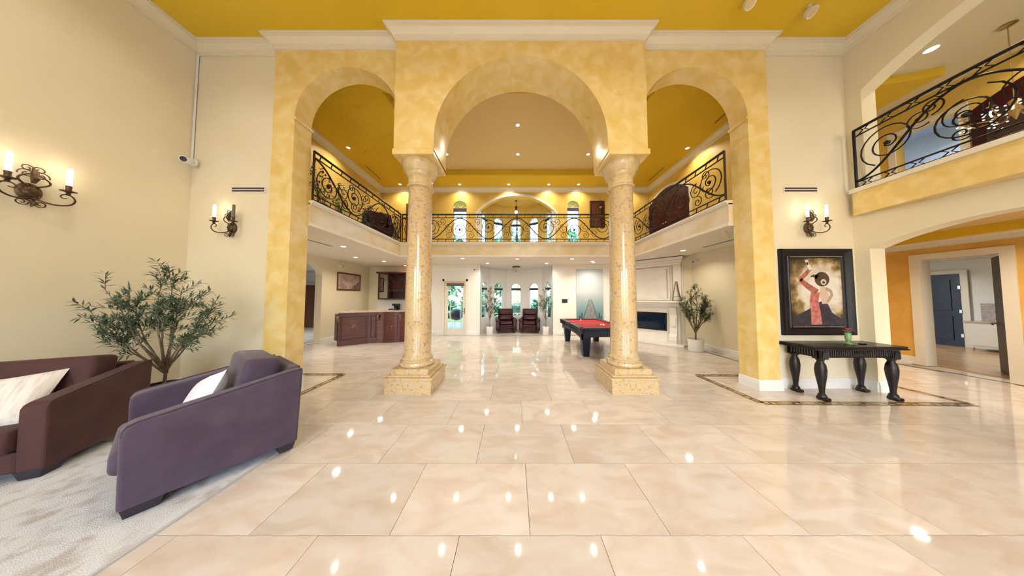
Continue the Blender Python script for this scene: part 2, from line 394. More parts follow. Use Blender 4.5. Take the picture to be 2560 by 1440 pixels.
sweep('trim_crown', [(XR,YN),(XR,YO),(4.44,YO),(4.44,YS),(2.238,YS),(2.238,YC),(-2.012,YC),(-2.012,YS),(-4.21,YS),(-4.21,YO),(XL,YO),(XL,YN)], CROWN, CE, m_crown, 1.0)
sweep('baseboard_front_right', [(XR,3.65),(XR,YO),(4.44,YO),(4.44,YS),(4.08,YS),(4.08,YS+0.32)], BASE, 0, m_base)
sweep('baseboard_front_left', [(-3.83,YS+0.32),(-3.83,YS),(-4.21,YS),(-4.21,YO),(XL,YO),(XL,YN)], BASE, 0, m_base)
sweep('baseboard_jamb', [(XR+0.25,3.65),(XR,3.65)], BASE, 0, m_base)

# ------------------------------------------------------------------ two-storey hall behind the arches
# second floor slab with its pale underside and edge nosing
foot = [(-6.6,YS+0.32),(RL,YS+0.32),(RL,RB),(RRX,RB),(RRX,YS+0.32),(5.9,YS+0.32),(5.9,HB+0.1),(1.74,HB+0.1)] + \
       [(0.1+1.55*math.sin(a), 9.1+1.55*math.cos(a)) for a in [math.radians(80-i*10) for i in range(17)]] + [(-1.50,HB+0.1),(-6.6,HB+0.1)]
struct('floor_upper', MB().extrude(foot, XY, ZF+0.02, ZS-0.06), m_fascia, label='cream and gold edge of the upper floor')
struct('ceiling_lower', MB().extrude(foot, XY, ZF, ZF+0.022), m_low_ceil, label='pale ceiling under the balcony')
NOSE = [(0,-0.075),(0.02,-0.075),(0.03,-0.05),(0.05,-0.045),(0.055,-0.02),(0.05,0),(-0.3,0),(-0.3,-0.075)]
sweep('trim_nosing', [(RL,YS+0.32),(RL,RB),(RRX,RB),(RRX,YS+0.32)][::-1], NOSE, ZS, m_white)
band = [(0,0),(0.012,0),(0.012,0.05),(0.004,0.06),(0,0.06)]
sweep('trim_band', [(RL,YS+0.32),(RL,RB),(RRX,RB),(RRX,YS+0.32)][::-1], band, ZF, m_low_ceil)
struct('carpet_upper', MB().extrude(foot, XY, ZS-0.06, ZS-0.055), m_low_ceil)
# hall ceiling with its raised tray
tr = [(-2.9,4.75),(3.1,4.75),(3.1,8.05),(-2.9,8.05)]
h = MB(); X0, X1, Y0, Y1 = -6.6, 5.9, YS+0.30, HB+0.3
h.box(X0, X1, Y0, 4.72, CE, CE+0.1).box(X0, X1, 8.08, Y1+2, CE, CE+0.1).box(X0, -2.93, 4.72, 8.08, CE, CE+0.1).box(3.13, X1, 4.72, 8.08, CE, CE+0.1)
struct('ceiling_hall', h, m_ceil, label='mustard hall ceiling around the raised tray')
t = MB(); t.box(-2.9-0.05, 3.1+0.05, 4.70, 4.75, CE+0.004, CE+0.25).box(-2.95, 3.15, 8.05, 8.10, CE+0.004, CE+0.25).box(-2.95, -2.9, 4.7, 8.1, CE+0.004, CE+0.25).box(3.1, 3.15, 4.7, 8.1, CE+0.004, CE+0.25)
struct('trim_tray', t, m_ceil)
struct('ceiling_tray', MB().box(-2.95, 3.15, 4.70, 8.10, CE+0.22, CE+0.30), m_tray, label='tan raised tray in the hall ceiling')
struct('wall_hall_right', MB().box(HR, HR+0.2, YS+0.32, HB+0.2, 0, CE), m_hall_cream)
struct('wall_hall_right_upper', MB().box(HR-0.006, HR, YS+0.32, HB, ZS, CE), m_ochre)
struct('wall_hall_left_upper', MB().box(HL-0.2, HL, YS+0.32, HB+0.2, ZS, CE), m_ochre)
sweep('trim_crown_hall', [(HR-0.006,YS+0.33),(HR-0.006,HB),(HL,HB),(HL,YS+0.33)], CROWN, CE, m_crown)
sweep('baseboard_hall_right', [(HR,YS+0.33),(HR,6.9)], BASE, 0, m_base)
# back wall, upper part: segmental arch to the bay and a window to each side
def win_wall(name, x0, x1, z0, z1, wx0, wx1, sill, spring, rise, m, fn, a, b):
    mb = MB()
    if sill > z0: mb.extrude([(x0,z0),(x1,z0),(x1,sill),(x0,sill)], fn, a, b)
    mb.extrude(u_shape(x0, x1, sill, z1, arc(wx0, wx1, spring, rise, 16)), fn, a, b)
    return struct(name, mb, m)
win_wall('wall_hall_back_left', HL, -1.9, ZS, CE, -2.54, -1.98, 3.62, 5.29, 0.28, m_ochre, XZ, HB, HB+0.2)
win_wall('wall_hall_back_right', 2.1, HR, ZS, CE, 2.22, 2.72, 3.62, 5.32, 0.25, m_ochre, XZ, HB, HB+0.2)
bay_arch = seg_arc(-1.50, 1.72, 5.08, 0.70)
struct('wall_hall_back_arch', MB().extrude(u_shape(-1.9, 2.1, ZS, CE, bay_arch), XZ, HB, HB+0.2), m_ochre)
at = seg_arc(-1.50, 1.72, 5.08, 0.70); ao = seg_arc(-1.60, 1.82, 5.08, 0.79)
struct('trim_arch', MB().extrude([(-1.60,4.4)] + ao + [(1.82,4.4),(1.72,4.4)] + at[::-1] + [(-1.50,4.4)], XZ, HB-0.03, HB), m_white)
# back wall, lower part
def u_rect(x0, x1, z0, z1, a, b, zt): return [(x0,z0),(a,z0),(a,zt),(b,zt),(b,z0),(x1,z0),(x1,z1),(x0,z1)]
struct('wall_back_lower_left', MB().extrude(u_rect(-3.7, -1.49, 0, ZF, -2.86, -1.98, 2.20), XZ, HB, HB+0.2), m_white_wall)
struct('wall_back_lower_right', MB().box(1.73, 4.2, HB, HB+0.2, 0, ZF), m_white_wall, label='pale wall carrying the pier mural')
struct('wall_bar_return', MB().box(-3.75, -3.6, HB, 9.9, 0, ZF), m_hall_cream)
struct('wall_bar_back', MB().box(-6.6, -3.6, 9.7, 9.9, 0, ZF), m_hall_cream)
struct('ceiling_bar', MB().box(-6.6, -3.6, HB, 9.9, ZF-0.001, ZF+0.1), m_low_ceil)
sweep('baseboard_back', [(4.2,HB),(1.73,HB)], BASE, 0, m_base)
sweep('baseboard_back_left', [(-1.98,HB),(-1.49,HB)][::-1], BASE, 0, m_base)
sweep('baseboard_back_far', [(-2.86,HB),(-3.7,HB)], BASE, 0, m_base)
sweep('trim_crown_lower', [(4.2,HB),(1.73,HB)], CROWN, ZF, m_white, 0.6); sweep('trim_crown_door_wall', [(-1.49,HB),(-3.6,HB)], CROWN, ZF, m_white, 0.6)
# left side of the lower hall: wall with picture and an arched opening to the side room
side_arch = arc(5.2, 7.32, 2.30, 0.45, 24)
struct('wall_side_left', MB().extrude(u_shape(YS+0.32, 9.9, 0, ZF, side_arch), YZ, -6.62, -6.40), m_hall_cream)
sweep('baseboard_side', [(-6.40,9.7),(-6.40,7.32)][::-1], [(-u,v) for u,v in BASE], 0, m_base)
struct('wall_side_room_back', MB().box(-13, -6.62, 11.3, 11.5, 0, ZF), m_white_wall)
struct('wall_side_room_end', MB().box(-13.1, -12.9, 3, 11.5, 0, ZF), m_white_wall)
struct('wall_side_room_near', MB().box(-13, -6.6, YS+0.1, YS+0.32, 0, ZF), m_white_wall)
struct('ceiling_side_room', MB().box(-13.1, -6.6, 3, 11.5, ZF, ZF+0.1), m_low_ceil)
struct('trim_wainscot', MB().box(-12.9, -6.62, 11.26, 11.3, 0, 0.20), m_white)
# bay: five faceted walls, a window on each storey
glazed = []
def arched_window(name, parent_loc, rz, w, sill, spring, rise, label, shade_drop=0.10, fan=True, m_sh=None):
    r = empty(name, parent_loc, rz, kind='structure'); r['label'] = label
    hw = w/2
    outer = [(-hw,sill),(hw,sill)] + arc(-hw, hw, spring, rise, 16)[::-1]
    inner = [(-hw+0.03,sill+0.03),(hw-0.03,sill+0.03)] + arc(-hw+0.03, hw-0.03, spring, rise-0.03, 16)[::-1]
    n = len(outer); fr = MB()
    vs_ = [(u,-0.02,v) for u,v in outer] + [(u,-0.02,v) for u,v in inner] + [(u,0.03,v) for u,v in outer] + [(u,0.03,v) for u,v in inner]
    fs = []
    for i in range(n):
        j = (i+1) % n
        fs += [(i,j,n+j,n+i), (2*n+i,3*n+i,3*n+j,2*n+j), (n+i,n+j,3*n+j,3*n+i), (i,2*n+i,2*n+j,j)]
    fr.add(vs_, fs).build('window_frame', m_white, r)
    MB().extrude(inner, XZ, 0.005, 0.009).build('pane', m_glass, r)
    mu = MB().box(-hw+0.02, hw-0.02, -0.012, 0.02, spring-0.02, spring+0.012)
    if fan:
        mu.tube([(0,0,spring),(0,0,spring+rise-0.03)], 0.008, 4)
        for s in (-1, 1): mu.tube([(0,0,spring),(s*hw*0.6,0,spring+rise*0.72)], 0.008, 4)
    mu.build('muntin', m_white, r)
    MB().rbox(-hw+0.01, hw-0.01, -0.05, -0.015, spring-shade_drop-0.01, spring-0.02, 0.01).build('roller_shade', m_sh or m_shade, r)
    return r
BW = 2*1.55*math.tan(math.radians(16))
wi = 4
for k, phi in enumerate((-64,-32,0,32,64)):
    a = math.radians(phi); c = (0.1+1.55*math.sin(a), 9.1+1.55*math.cos(a))
    R = Matrix.Translation((c[0], c[1], 0)) @ Matrix.Rotation(-a, 4, 'Z')
    hw = BW/2 + 0.012
    mb = MB(); mb.extrude([(-hw,0),(hw,0),(hw,0.62),(-hw,0.62)], XZ, 0, 0.18)
    mb.extrude(u_shape(-hw, hw, 0.62, ZF+0.1, arc(-0.24, 0.24, 1.98, 0.24, 16)), XZ, 0, 0.18); mb.xf(R)
    struct('wall_bay_lower', mb, m_white_wall)
    mb = MB(); mb.extrude([(-hw,ZF+0.1),(hw,ZF+0.1),(hw,3.60),(-hw,3.60)], XZ, 0, 0.18)
    mb.extrude(u_shape(-hw, hw, 3.60, CE, arc(-0.24, 0.24, 5.12, 0.24, 16)), XZ, 0, 0.18); mb.xf(R)
    struct('wall_bay_upper', mb, m_ochre)
    nth = ('first','second','middle','fourth','fifth')[k]
    p = R @ Vector((0, 0.08, 0))
    arched_window('window_%d' % wi, p, -a, 0.48, 0.62, 1.98, 0.24, '%s arched bay window of the lower floor counted from the glass door' % nth); wi += 1
    arched_window('window_%d' % wi, p, -a, 0.48, 3.60, 5.12, 0.24, '%s arched bay window of the upper floor seen through the railing' % nth); wi += 1
for s, x in ((-1, 0.1-1.50), (1, 0.1+1.50)):
    struct('wall_bay_cheek', MB().box(min(x,x+s*0.15), max(x,x+s*0.15), HB+0.01, 9.42, 0, CE), m_white_wall)
arched_window('window_%d' % wi, (-2.26, HB+0.08, 0), 0, 0.56, 3.62, 5.29, 0.28, 'tall arched upper window between the column and the bay arch', 0.16); wi += 1
arched_window('window_%d' % wi, (2.47, HB+0.08, 0), 0, 0.50, 3.62, 5.32, 0.25, 'tall arched upper window beside the carved wooden panel', 0.16)
struct('ceiling_bay', MB().box(-1.7, 1.9, HB+0.2, 11.2, CE-0.15, CE), m_ochre)

# glass door in the back wall
d = empty('door_1', (-2.42, HB+0.02, 0), kind='structure'); d['label'] = 'white glazed garden door with a rolled brown shade'
f = MB(); f.box(-0.52,-0.44,-0.05,0.10,0,2.28).box(0.44,0.52,-0.05,0.10,0,2.28).box(-0.52,0.52,-0.05,0.10,2.20,2.28); f.build('casing', m_white, d)
f = MB(); f.box(-0.44,-0.31,0.02,0.06,0.0,2.20).box(0.31,0.44,0.02,0.06,0.0,2.20).box(-0.31,0.31,0.02,0.06,0,0.25).box(-0.31,0.31,0.02,0.06,2.08,2.20); f.build('stile', m_white, d)
MB().box(-0.31,0.31,0.036,0.042,0.25,2.08).build('pane', m_glass, d)
f = MB(); f.box(-0.22,-0.20,0.03,0.05,0.25,2.08).box(0.22,0.24,0.03,0.05,0.25,2.08); f.build('muntin', m_white, d)
MB().rbox(-0.36,0.36,-0.03,0.02,2.0,2.12,0.02).build('roller_shade', m_shade_b, d)
hd = MB().box(0.36,0.39,-0.005,0.02,0.85,1.10).build('handle_plate', m_bronze, d); MB().tube([(0.375,-0.04,0.98),(0.30,-0.045,0.98)],0.01).build('lever', m_bronze, hd)

# ------------------------------------------------------------------ rooms beyond the right wall
struct('floor_upper_right', MB().box(XR+0.02, 9.5, YN, 6.2, 2.96, 3.40), m_hall_cream)
struct('ceiling_right_lower', MB().box(XR+0.25, 9.5, YN, 6.2, 2.90, 2.96), m_tray)
struct('trim_cove', MB().box(6.6, 6.75, 1.0, 5.4, 2.74, 2.90).box(8.75, 8.9, 1.0, 5.4, 2.74, 2.90).box(6.75, 8.75, 5.25, 5.4, 2.74, 2.90), m_ceil)
struct('wall_right_room_end', MB().box(XR+0.2, 9.6, 6.0, 6.2, 0, CE), m_orange)
ow = [(YN,0),(4.17,0),(4.17,2.40),(5.02,2.40),(5.02,0),(6.2,0),(6.2,2.93),(YN,2.93)]
struct('wall_far_right', MB().extrude(ow, YZ, 9.3, 9.5), m_orange, label='orange wall with the white cased doorway')
cs = MB().extrude([(4.05,0),(4.178,0),(4.178,2.39),(5.012,2.39),(5.012,0),(5.14,0),(5.14,2.52),(4.05,2.52)], YZ, 9.27, 9.52)
struct('trim_casing', cs, m_white)
sweep('baseboard_far_right', [(9.3,5.14),(9.3,6.0)], BASE, 0, m_base)
sweep('baseboard_far_near', [(9.3,YN),(9.3,4.05)], BASE, 0, m_base)
sweep('trim_crown_far_right', [(9.3,YN),(9.3,6.0),(XR+0.25,6.0)], CROWN, 2.90, m_white, 1.3)
# room behind the doorway
struct('floor_oak', MB().box(9.5, 14.2, 1.5, 9.5, -0.1, 0.0), m_wood_floor)
pl = MB()
struct('wall_office_far', MB().box(14.0, 14.2, 1.5, 9.5, 0, 2.9), m_white_wall)
struct('wall_office_end', MB().box(9.5, 14.2, 9.4, 9.6, 0, 2.9), m_white_wall)
struct('wall_office_near', MB().box(9.5, 14.2, 1.4, 1.6, 0, 2.9), m_white_wall)
struct('ceiling_office', MB().box(9.4, 14.2, 1.4, 9.6, 2.9, 3.0), m_white_wall)
struct('trim_office_crown', MB().box(13.85, 14.0, 1.6, 9.4, 2.72, 2.9), m_white)
struct('baseboard_office', MB().box(13.975, 14.0, 1.6, 6.9, 0, 0.17), m_white)
# upper room behind the balcony
struct('ceiling_right_upper', MB().box(XR+0.25, 9.5, YN, 6.2, CE, CE+0.1), m_hall_cream)
struct('trim_soffit', MB().extrude([(7.45,4.42),(8.02,4.30),(8.50,4.16),(8.55,6.0),(7.45,6.0)], XY, CE-0.16, CE), m_ceil, label='yellow dropped soffit on the landing ceiling')
uw = [(YN,3.4),(4.45,3.4),(4.45,5.45),(5.22,5.45),(5.22,3.4),(6.2,3.4),(6.2,CE),(YN,CE)]
struct('wall_far_right_upper', MB().extrude(uw, YZ, 9.3, 9.5), m_ochre)
struct('wall_landing', MB().box(11.6, 11.8, 3.0, 7.5, 3.0, 6.2).box(9.5, 11.8, 7.4, 7.5, 3.0, 6.2).box(9.5, 11.8, 2.9, 3.0, 3.0, 6.2), m_bluewall)
struct('ceiling_landing', MB().box(9.5, 11.8, 3.0, 7.5, 6.1, 6.2), m_bluewall)
struct('floor_landing', MB().box(9.5, 11.8, 3.0, 7.5, 3.3, 3.4), m_low_ceil)
struct('trim_landing_casing', MB().extrude([(4.35,3.4),(4.45,3.4),(4.45,5.45),(5.22,5.45),(5.22,3.4),(5.32,3.4),(5.32,5.55),(4.35,5.55)], YZ, 9.27, 9.3), m_white)

# ------------------------------------------------------------------ outside
struct('ground_lawn', MB().box(-40, 40, 9.6, 60, -0.5, -0.15), m_grass, label='sunlit lawn outside the bay')
struct('ground_terrace', MB().box(-12, 12, 9.9, 14.5, -0.16, -0.10), m_terrace)
struct('ground_front', MB().box(-30, 30, -40, YN-0.3, -0.5, -0.25), m_terrace)

# ------------------------------------------------------------------ lamps of the place, plus added ones in the front room
def downlight(x, y, z, power, label, group, r=0.047, color=WARM, spread=140):
    o = empty('recessed_downlight', (x, y, z), 0, label, 'downlight', group)
    MB().lathe([(r,0.0),(r+0.028,0.0),(r+0.026,-0.008),(r,-0.010)], 20, cap=False).build('trim_ring', m_white, o, True)
    MB().lathe([(0.001,-0.004),(r,-0.004),(r,-0.002),(0.001,-0.002)], 20, cap=False).build('lens', m_lens, o)
    L = bpy.data.lights.new('lamp', 'AREA'); L.shape = 'DISK'; L.size = 2*r; L.energy = power; L.color = color
    L.spread = math.radians(spread)
    lo = bpy.data.objects.new('lamp', L); COL.objects.link(lo); lo.parent = o; lo.location = (0,0,-0.014)
    return o
for x, y, w in ((-5.05,6.53,'above the plant balcony, nearer one'),(-4.6,8.70,'above the plant balcony, at the back corner'),(5.30,6.55,'above the mahogany door balcony, nearer one'),(4.75,8.70,'above the mahogany door balcony, hidden by the column')):
    downlight(x, y, CE, P_HALL, 'recessed downlight in the mustard ceiling ' + w, 'side balcony downlights')
for x, w in ((-2.2,'first'),(-0.215,'second'),(1.41,'third'),(2.61,'fourth')):
    downlight(x, 8.72, CE, P_HALL, '%s from the bar side of the downlights washing the upper back wall' % w, 'back wall downlights')
for x, y, w in ((0.105,5.92,'on the centre line, nearer one'),(0.13,7.17,'on the centre line, deeper one'),(2.48,7.17,'beside the right column capital'),(-2.25,7.17,'behind the left column capital'),(2.48,5.92,'hidden by the arch on the right'),(-2.25,5.92,'hidden by the arch on the left')):
    downlight(x, y, CE+0.22, P_HALL, 'recessed downlight in the tan raised tray ' + w, 'tray downlights')
for x, y, w in ((-4.49,5.74,'nearest the left archway'),(-5.3,7.31,'in front of the framed map'),(-4.84,8.14,'above the bar counter'),(-1.77,7.55,'in front of the glass door'),(-1.05,8.65,'at the bay, door side'),(0.11,7.62,'on the centre line before the bay'),(1.28,8.65,'at the bay, mural side'),(2.02,7.62,'in front of the black wall panel'),(2.92,8.14,'above the far end of the pool table'),(4.82,6.23,'beside the fireplace olive tree'),(3.07,8.45,'washing the pier mural'),(-4.6,9.3,'above the wine cabinet')):
    downlight(x, y, ZF, P_LOW, 'recessed downlight in the pale lower ceiling ' + w, 'lower ceiling downlights', 0.062)
for x in (-4.2,-1.4,1.4,4.2):
    for y in (1.9,-0.8,-3.6):
        downlight(x, y, CE, P_MAIN, 'added downlight out of view in the front room ceiling', 'added front room downlights', 0.07, SOFT, 138)  # unseen grid of lamps, added to light the front room
for x, y, w in ((7.66,3.86,'next to the yellow soffit'),(8.9,3.4,'in front of the dark arched door'),(6.9,3.0,'just inside the balcony arch')):
    downlight(x, y, CE, 9, 'recessed downlight of the right upper landing ' + w, 'landing downlights', 0.075)
for x, y, w in ((7.6,4.3,'deepest one'),(7.6,2.6,'nearest one'),(8.3,3.4,'by the orange wall')):
    downlight(x, y, 2.90, 16, 'recessed downlight in the passage beyond the right archway, ' + w, 'passage downlights', 0.07)
for x, y, w in ((11.5,5.0,'nearer one'),(12.5,7.5,'before the blue-black door')):
    downlight(x, y, 2.90, 22, 'recessed downlight in the oak floored room, ' + w, 'oak room downlights', 0.07, SOFT)
downlight(10.6, 5.2, 6.10, 30, 'recessed downlight in the cool grey landing', None, 0.08, (0.85,0.92,1.0))
downlight(-9.0, 8.0, ZF, 75, 'recessed downlight in the white side room', None, 0.07, (0.9,0.95,1.0))

def eyeball(x, y, rx, rz, label):
    o = empty('ceiling_spotlight', (x, y, CE), rz, label, 'spotlight', 'front room ceiling spotlights')
    MB().lathe([(0.03,0),(0.03,-0.012),(0.012,-0.014),(0.012,-0.05)], 16, cap=True).build('mount', m_white, o, True)
    hd = MB().lathe([(0.035,0.05),(0.06,0.03),(0.072,-0.03),(0.074,-0.045),(0.066,-0.045),(0.06,-0.035),(0.001,-0.03)], 20, cap=False).build('housing', m_white, o, True)
    hd.location = (0,0,-0.10); hd.rotation_euler = (rx,0,0)
    MB().lathe([(0.001,-0.036),(0.058,-0.036),(0.058,-0.032),(0.001,-0.032)], 18, cap=False).build('lens', m_tray, hd)
eyeball(4.62, 3.26, math.radians(-35), 0.35, 'white swivel spotlight hanging off the mustard ceiling, larger of the two')
eyeball(3.56, 3.16, math.radians(-35), 0.2, 'white swivel spotlight cut off at the top of the picture')

# ------------------------------------------------------------------ marble columns
def column(cx, label):
    cy = 3.91; o = empty('marble_column', (cx, cy, 0), 0, label, 'column', 'marble columns')
    MB().box(-0.372,0.372,-0.36,0.36,0,0.225).build('plinth', m_marble, o)
    st = MB(); st.rbox(-0.39,0.39,-0.38,0.38,0.225,0.262,0.012).rbox(-0.355,0.355,-0.345,0.345,0.262,0.295,0.01); st.build('plinth_moulding', m_marble, o)
    MB().box(-0.30,0.30,-0.30,0.30,0.295,0.385).build('plinth_block', m_marble, o)
    MB().lathe([(0.27,0.385),(0.285,0.40),(0.29,0.43),(0.275,0.462),(0.245,0.472),(0.238,0.49),(0.25,0.505),(0.248,0.525),(0.228,0.54),(0.22,0.565)], 48).build('base_torus', m_marble, o, True)
    MB().lathe([(0.22,0.56),(0.218,1.6),(0.205,2.6),(0.195,3.45),(0.20,3.49)], 48).build('shaft', m_marble, o, 60)
    MB().lathe([(0.20,3.47),(0.225,3.485),(0.232,3.505),(0.222,3.525),(0.205,3.535),(0.205,3.66),(0.22,3.675),(0.235,3.70),(0.24,3.73),(0.262,3.75),(0.268,3.78),(0.285,3.80),(0.292,3.84),(0.305,3.86),(0.305,3.90),(0.30,3.935)], 48).build('capital', m_cap, o, True)
    MB().rbox(-0.345,0.345,-0.345,0.345,3.93,4.03,0.012).build('abacus', m_vene, o)
column(-1.69, 'polished breccia marble column on the side of the bar counter')
column(1.93, 'polished breccia marble column standing in front of the pool table')

# ------------------------------------------------------------------ wrought iron railings
def spiral(cu, cv, r0, r1, a0, turns, n=40):
    return [(cu + (r0+(r1-r0)*i/n)*math.cos(a0+2*PI*turns*i/n), cv + (r0+(r1-r0)*i/n)*math.sin(a0+2*PI*turns*i/n)) for i in range(n+1)]
def railing(label, path, z0, height, m, unit=0.95, rr=0.014, xlink=False, phase=0.0, base=(0,0,0), group='iron balcony railings', flip=1):
    """path: list of plan points; the pattern is mapped along its length"""
    pts = [Vector((*p, 0)) for p in path]; cum = [0]
    for a, b in zip(pts, pts[1:]): cum.append(cum[-1] + (b-a).length)
    L = cum[-1]
    def at(u, v):
        u = max(0, min(L, u))
        for i in range(len(pts)-1):
            if u <= cum[i+1] + 1e-9:
                p = pts[i].lerp(pts[i+1], (u-cum[i])/(cum[i+1]-cum[i])); break
        return Vector((p.x-base[0], p.y-base[1], z0+v-base[2]))
    o = empty('iron_railing', base, 0, label, 'railing', group)
    ns = max(2, int(L/0.12)); line = lambda v: [at(L*i/ns, v) for i in range(ns+1)]
    MB().tube(line(height), rr*1.7, 6).build('handrail', m, o)
    MB().tube(line(height-0.11), rr, 5).build('upper_rail', m, o)
    MB().tube(line(0.12), rr, 5).build('lower_rail', m, o)
    MB().tube(line(0.02), rr*1.2, 5).build('bottom_rail', m, o)
    for u in ([0, L] if L < 4.5 else [0, L/2, L]):
        MB().tube([at(u,0), at(u,height)], rr*1.4, 5).build('post', m, o)
    sp = MB(); k = max(2, round(L/0.26))
    for i in range(k):
        u = (i+0.5)*L/k; w = 0.035
        for v0, v1 in ((height-0.11, height), (0.02, 0.12)):
            if xlink:
                sp.tube([at(u-2*w,v0), at(u-w*0.3,(v0+v1)/2), at(u-2*w,v1)], rr*0.6, 4); sp.tube([at(u+2*w,v0), at(u+w*0.3,(v0+v1)/2), at(u+2*w,v1)], rr*0.6, 4)
            else: sp.tube([at(u-0.5*w,v0), at(u+0.5*w,v1)], rr*0.7, 4)
    sp.build('spacer_bars', m, o, kind='stuff')
    lo, hi = 0.12, height-0.11; mid = (lo+hi)/2; A = (hi-lo)/2
    n = max(1, int(round(L/unit))); un = L/n
    wv = [at(L*i/(24*n), mid + A*0.96*math.cos(PI*(L*i/(24*n))/un + phase)) for i in range(24*n+1)]
    MB().tube(wv, rr*1.15, 5).build('vine_bar', m, o)
    for i in range(n+1):
        u = i*un; s = 1 if math.cos(PI*i + phase) > 0 else -1
        for dirn in (1,):
            cv = mid - s*0.05; r0 = A*0.80
            if u - r0 < 0.05 or u + r0 > L - 0.05: u = min(max(u, r0+0.05), L-r0-0.05)
            q = spiral(u, cv, r0, 0.03, PI/2*s + PI*0.15*flip, 2.1*flip)
            MB().tube([at(*p) for p in q], rr*0.75, 5).build('scroll', m, o)
            c = at(u, cv); MB().ball(c, 0.034, 8).build('rosette', m, o)
        if i < n:
            for sgn, vv in ((1, hi-0.13), (-1, lo+0.13)):
                uu = u + un*0.5 + (0.10 if sgn*s > 0 else -0.10)
                q = spiral(uu, vv, 0.115, 0.02, -PI/2*sgn, 1.4*sgn, 22)
                MB().tube([at(*p) for p in q], rr*0.65, 4).build('small_scroll', m, o)
            for q in (spiral(u + un*0.5 - 0.13*s, mid + s*0.02, A*0.46, 0.02, PI*0.5, 1.7, 28), spiral(u + un*0.5 + 0.20*s, mid - s*A*0.45, A*0.34, 0.02, -PI*0.3, -1.5, 24)):
                MB().tube([at(*p) for p in q], rr*0.6, 4).build('inner_scroll', m, o)
            lf = MB()
            for a in range(7):
                u0 = u + un*(0.36 + 0.04*a); v0 = mid + A*0.96*math.cos(PI*u0/un + phase)
                lf.tube([at(u0, v0), at(u0+0.05*(-1)**a, v0+0.055)], [rr*0.9, rr*0.15], 4)
            lf.build('leaf_spray', m, o)
    return o
railing('iron scroll railing of the balcony above the bar counter', [(RL+0.02,YS+0.34),(RL+0.02,RB)], ZS, 0.95, m_iron, base=(RL,5.6,ZS))
railing('iron scroll railing across the back balcony between the columns', [(RL+0.07,RB+0.02),(RRX-0.07,RB+0.02)], ZS, 0.95, m_iron, base=(0.1,RB,ZS))
railing('iron scroll railing of the balcony in front of the arched mahogany door', [(RRX-0.02,RB),(RRX-0.02,YS+0.34)], ZS, 0.95, m_iron, base=(RRX,5.6,ZS))
bp_ = [(5.88 - 0.16*math.sin(PI*i/20), 3.70 - 3.0*i/20) for i in range(21)]
slab = [(6.2,3.72)] + [(x-0.04, y + (0.03 if i == 0 else 0)) for i, (x, y) in enumerate(bp_)] + [(6.2,0.7)]
struct('trim_balcony_slab', MB().extrude(slab, XY, 2.95, 3.33), m_vene, label='gold plastered front of the small balcony')
slab2 = [(6.2,3.75)] + [(x-0.07, y + (0.05 if i == 0 else 0)) for i, (x, y) in enumerate(bp_)] + [(6.2,0.66)]
struct('trim_balcony_nosing', MB().extrude(slab2, XY, 3.33, 3.40), m_white)
railing('black iron scroll railing of the small balcony on the right wall', bp_, 3.40, 1.02, m_iron_b, unit=1.0, rr=0.013, xlink=True, phase=PI, base=(5.85,2.2,3.40), flip=-1)

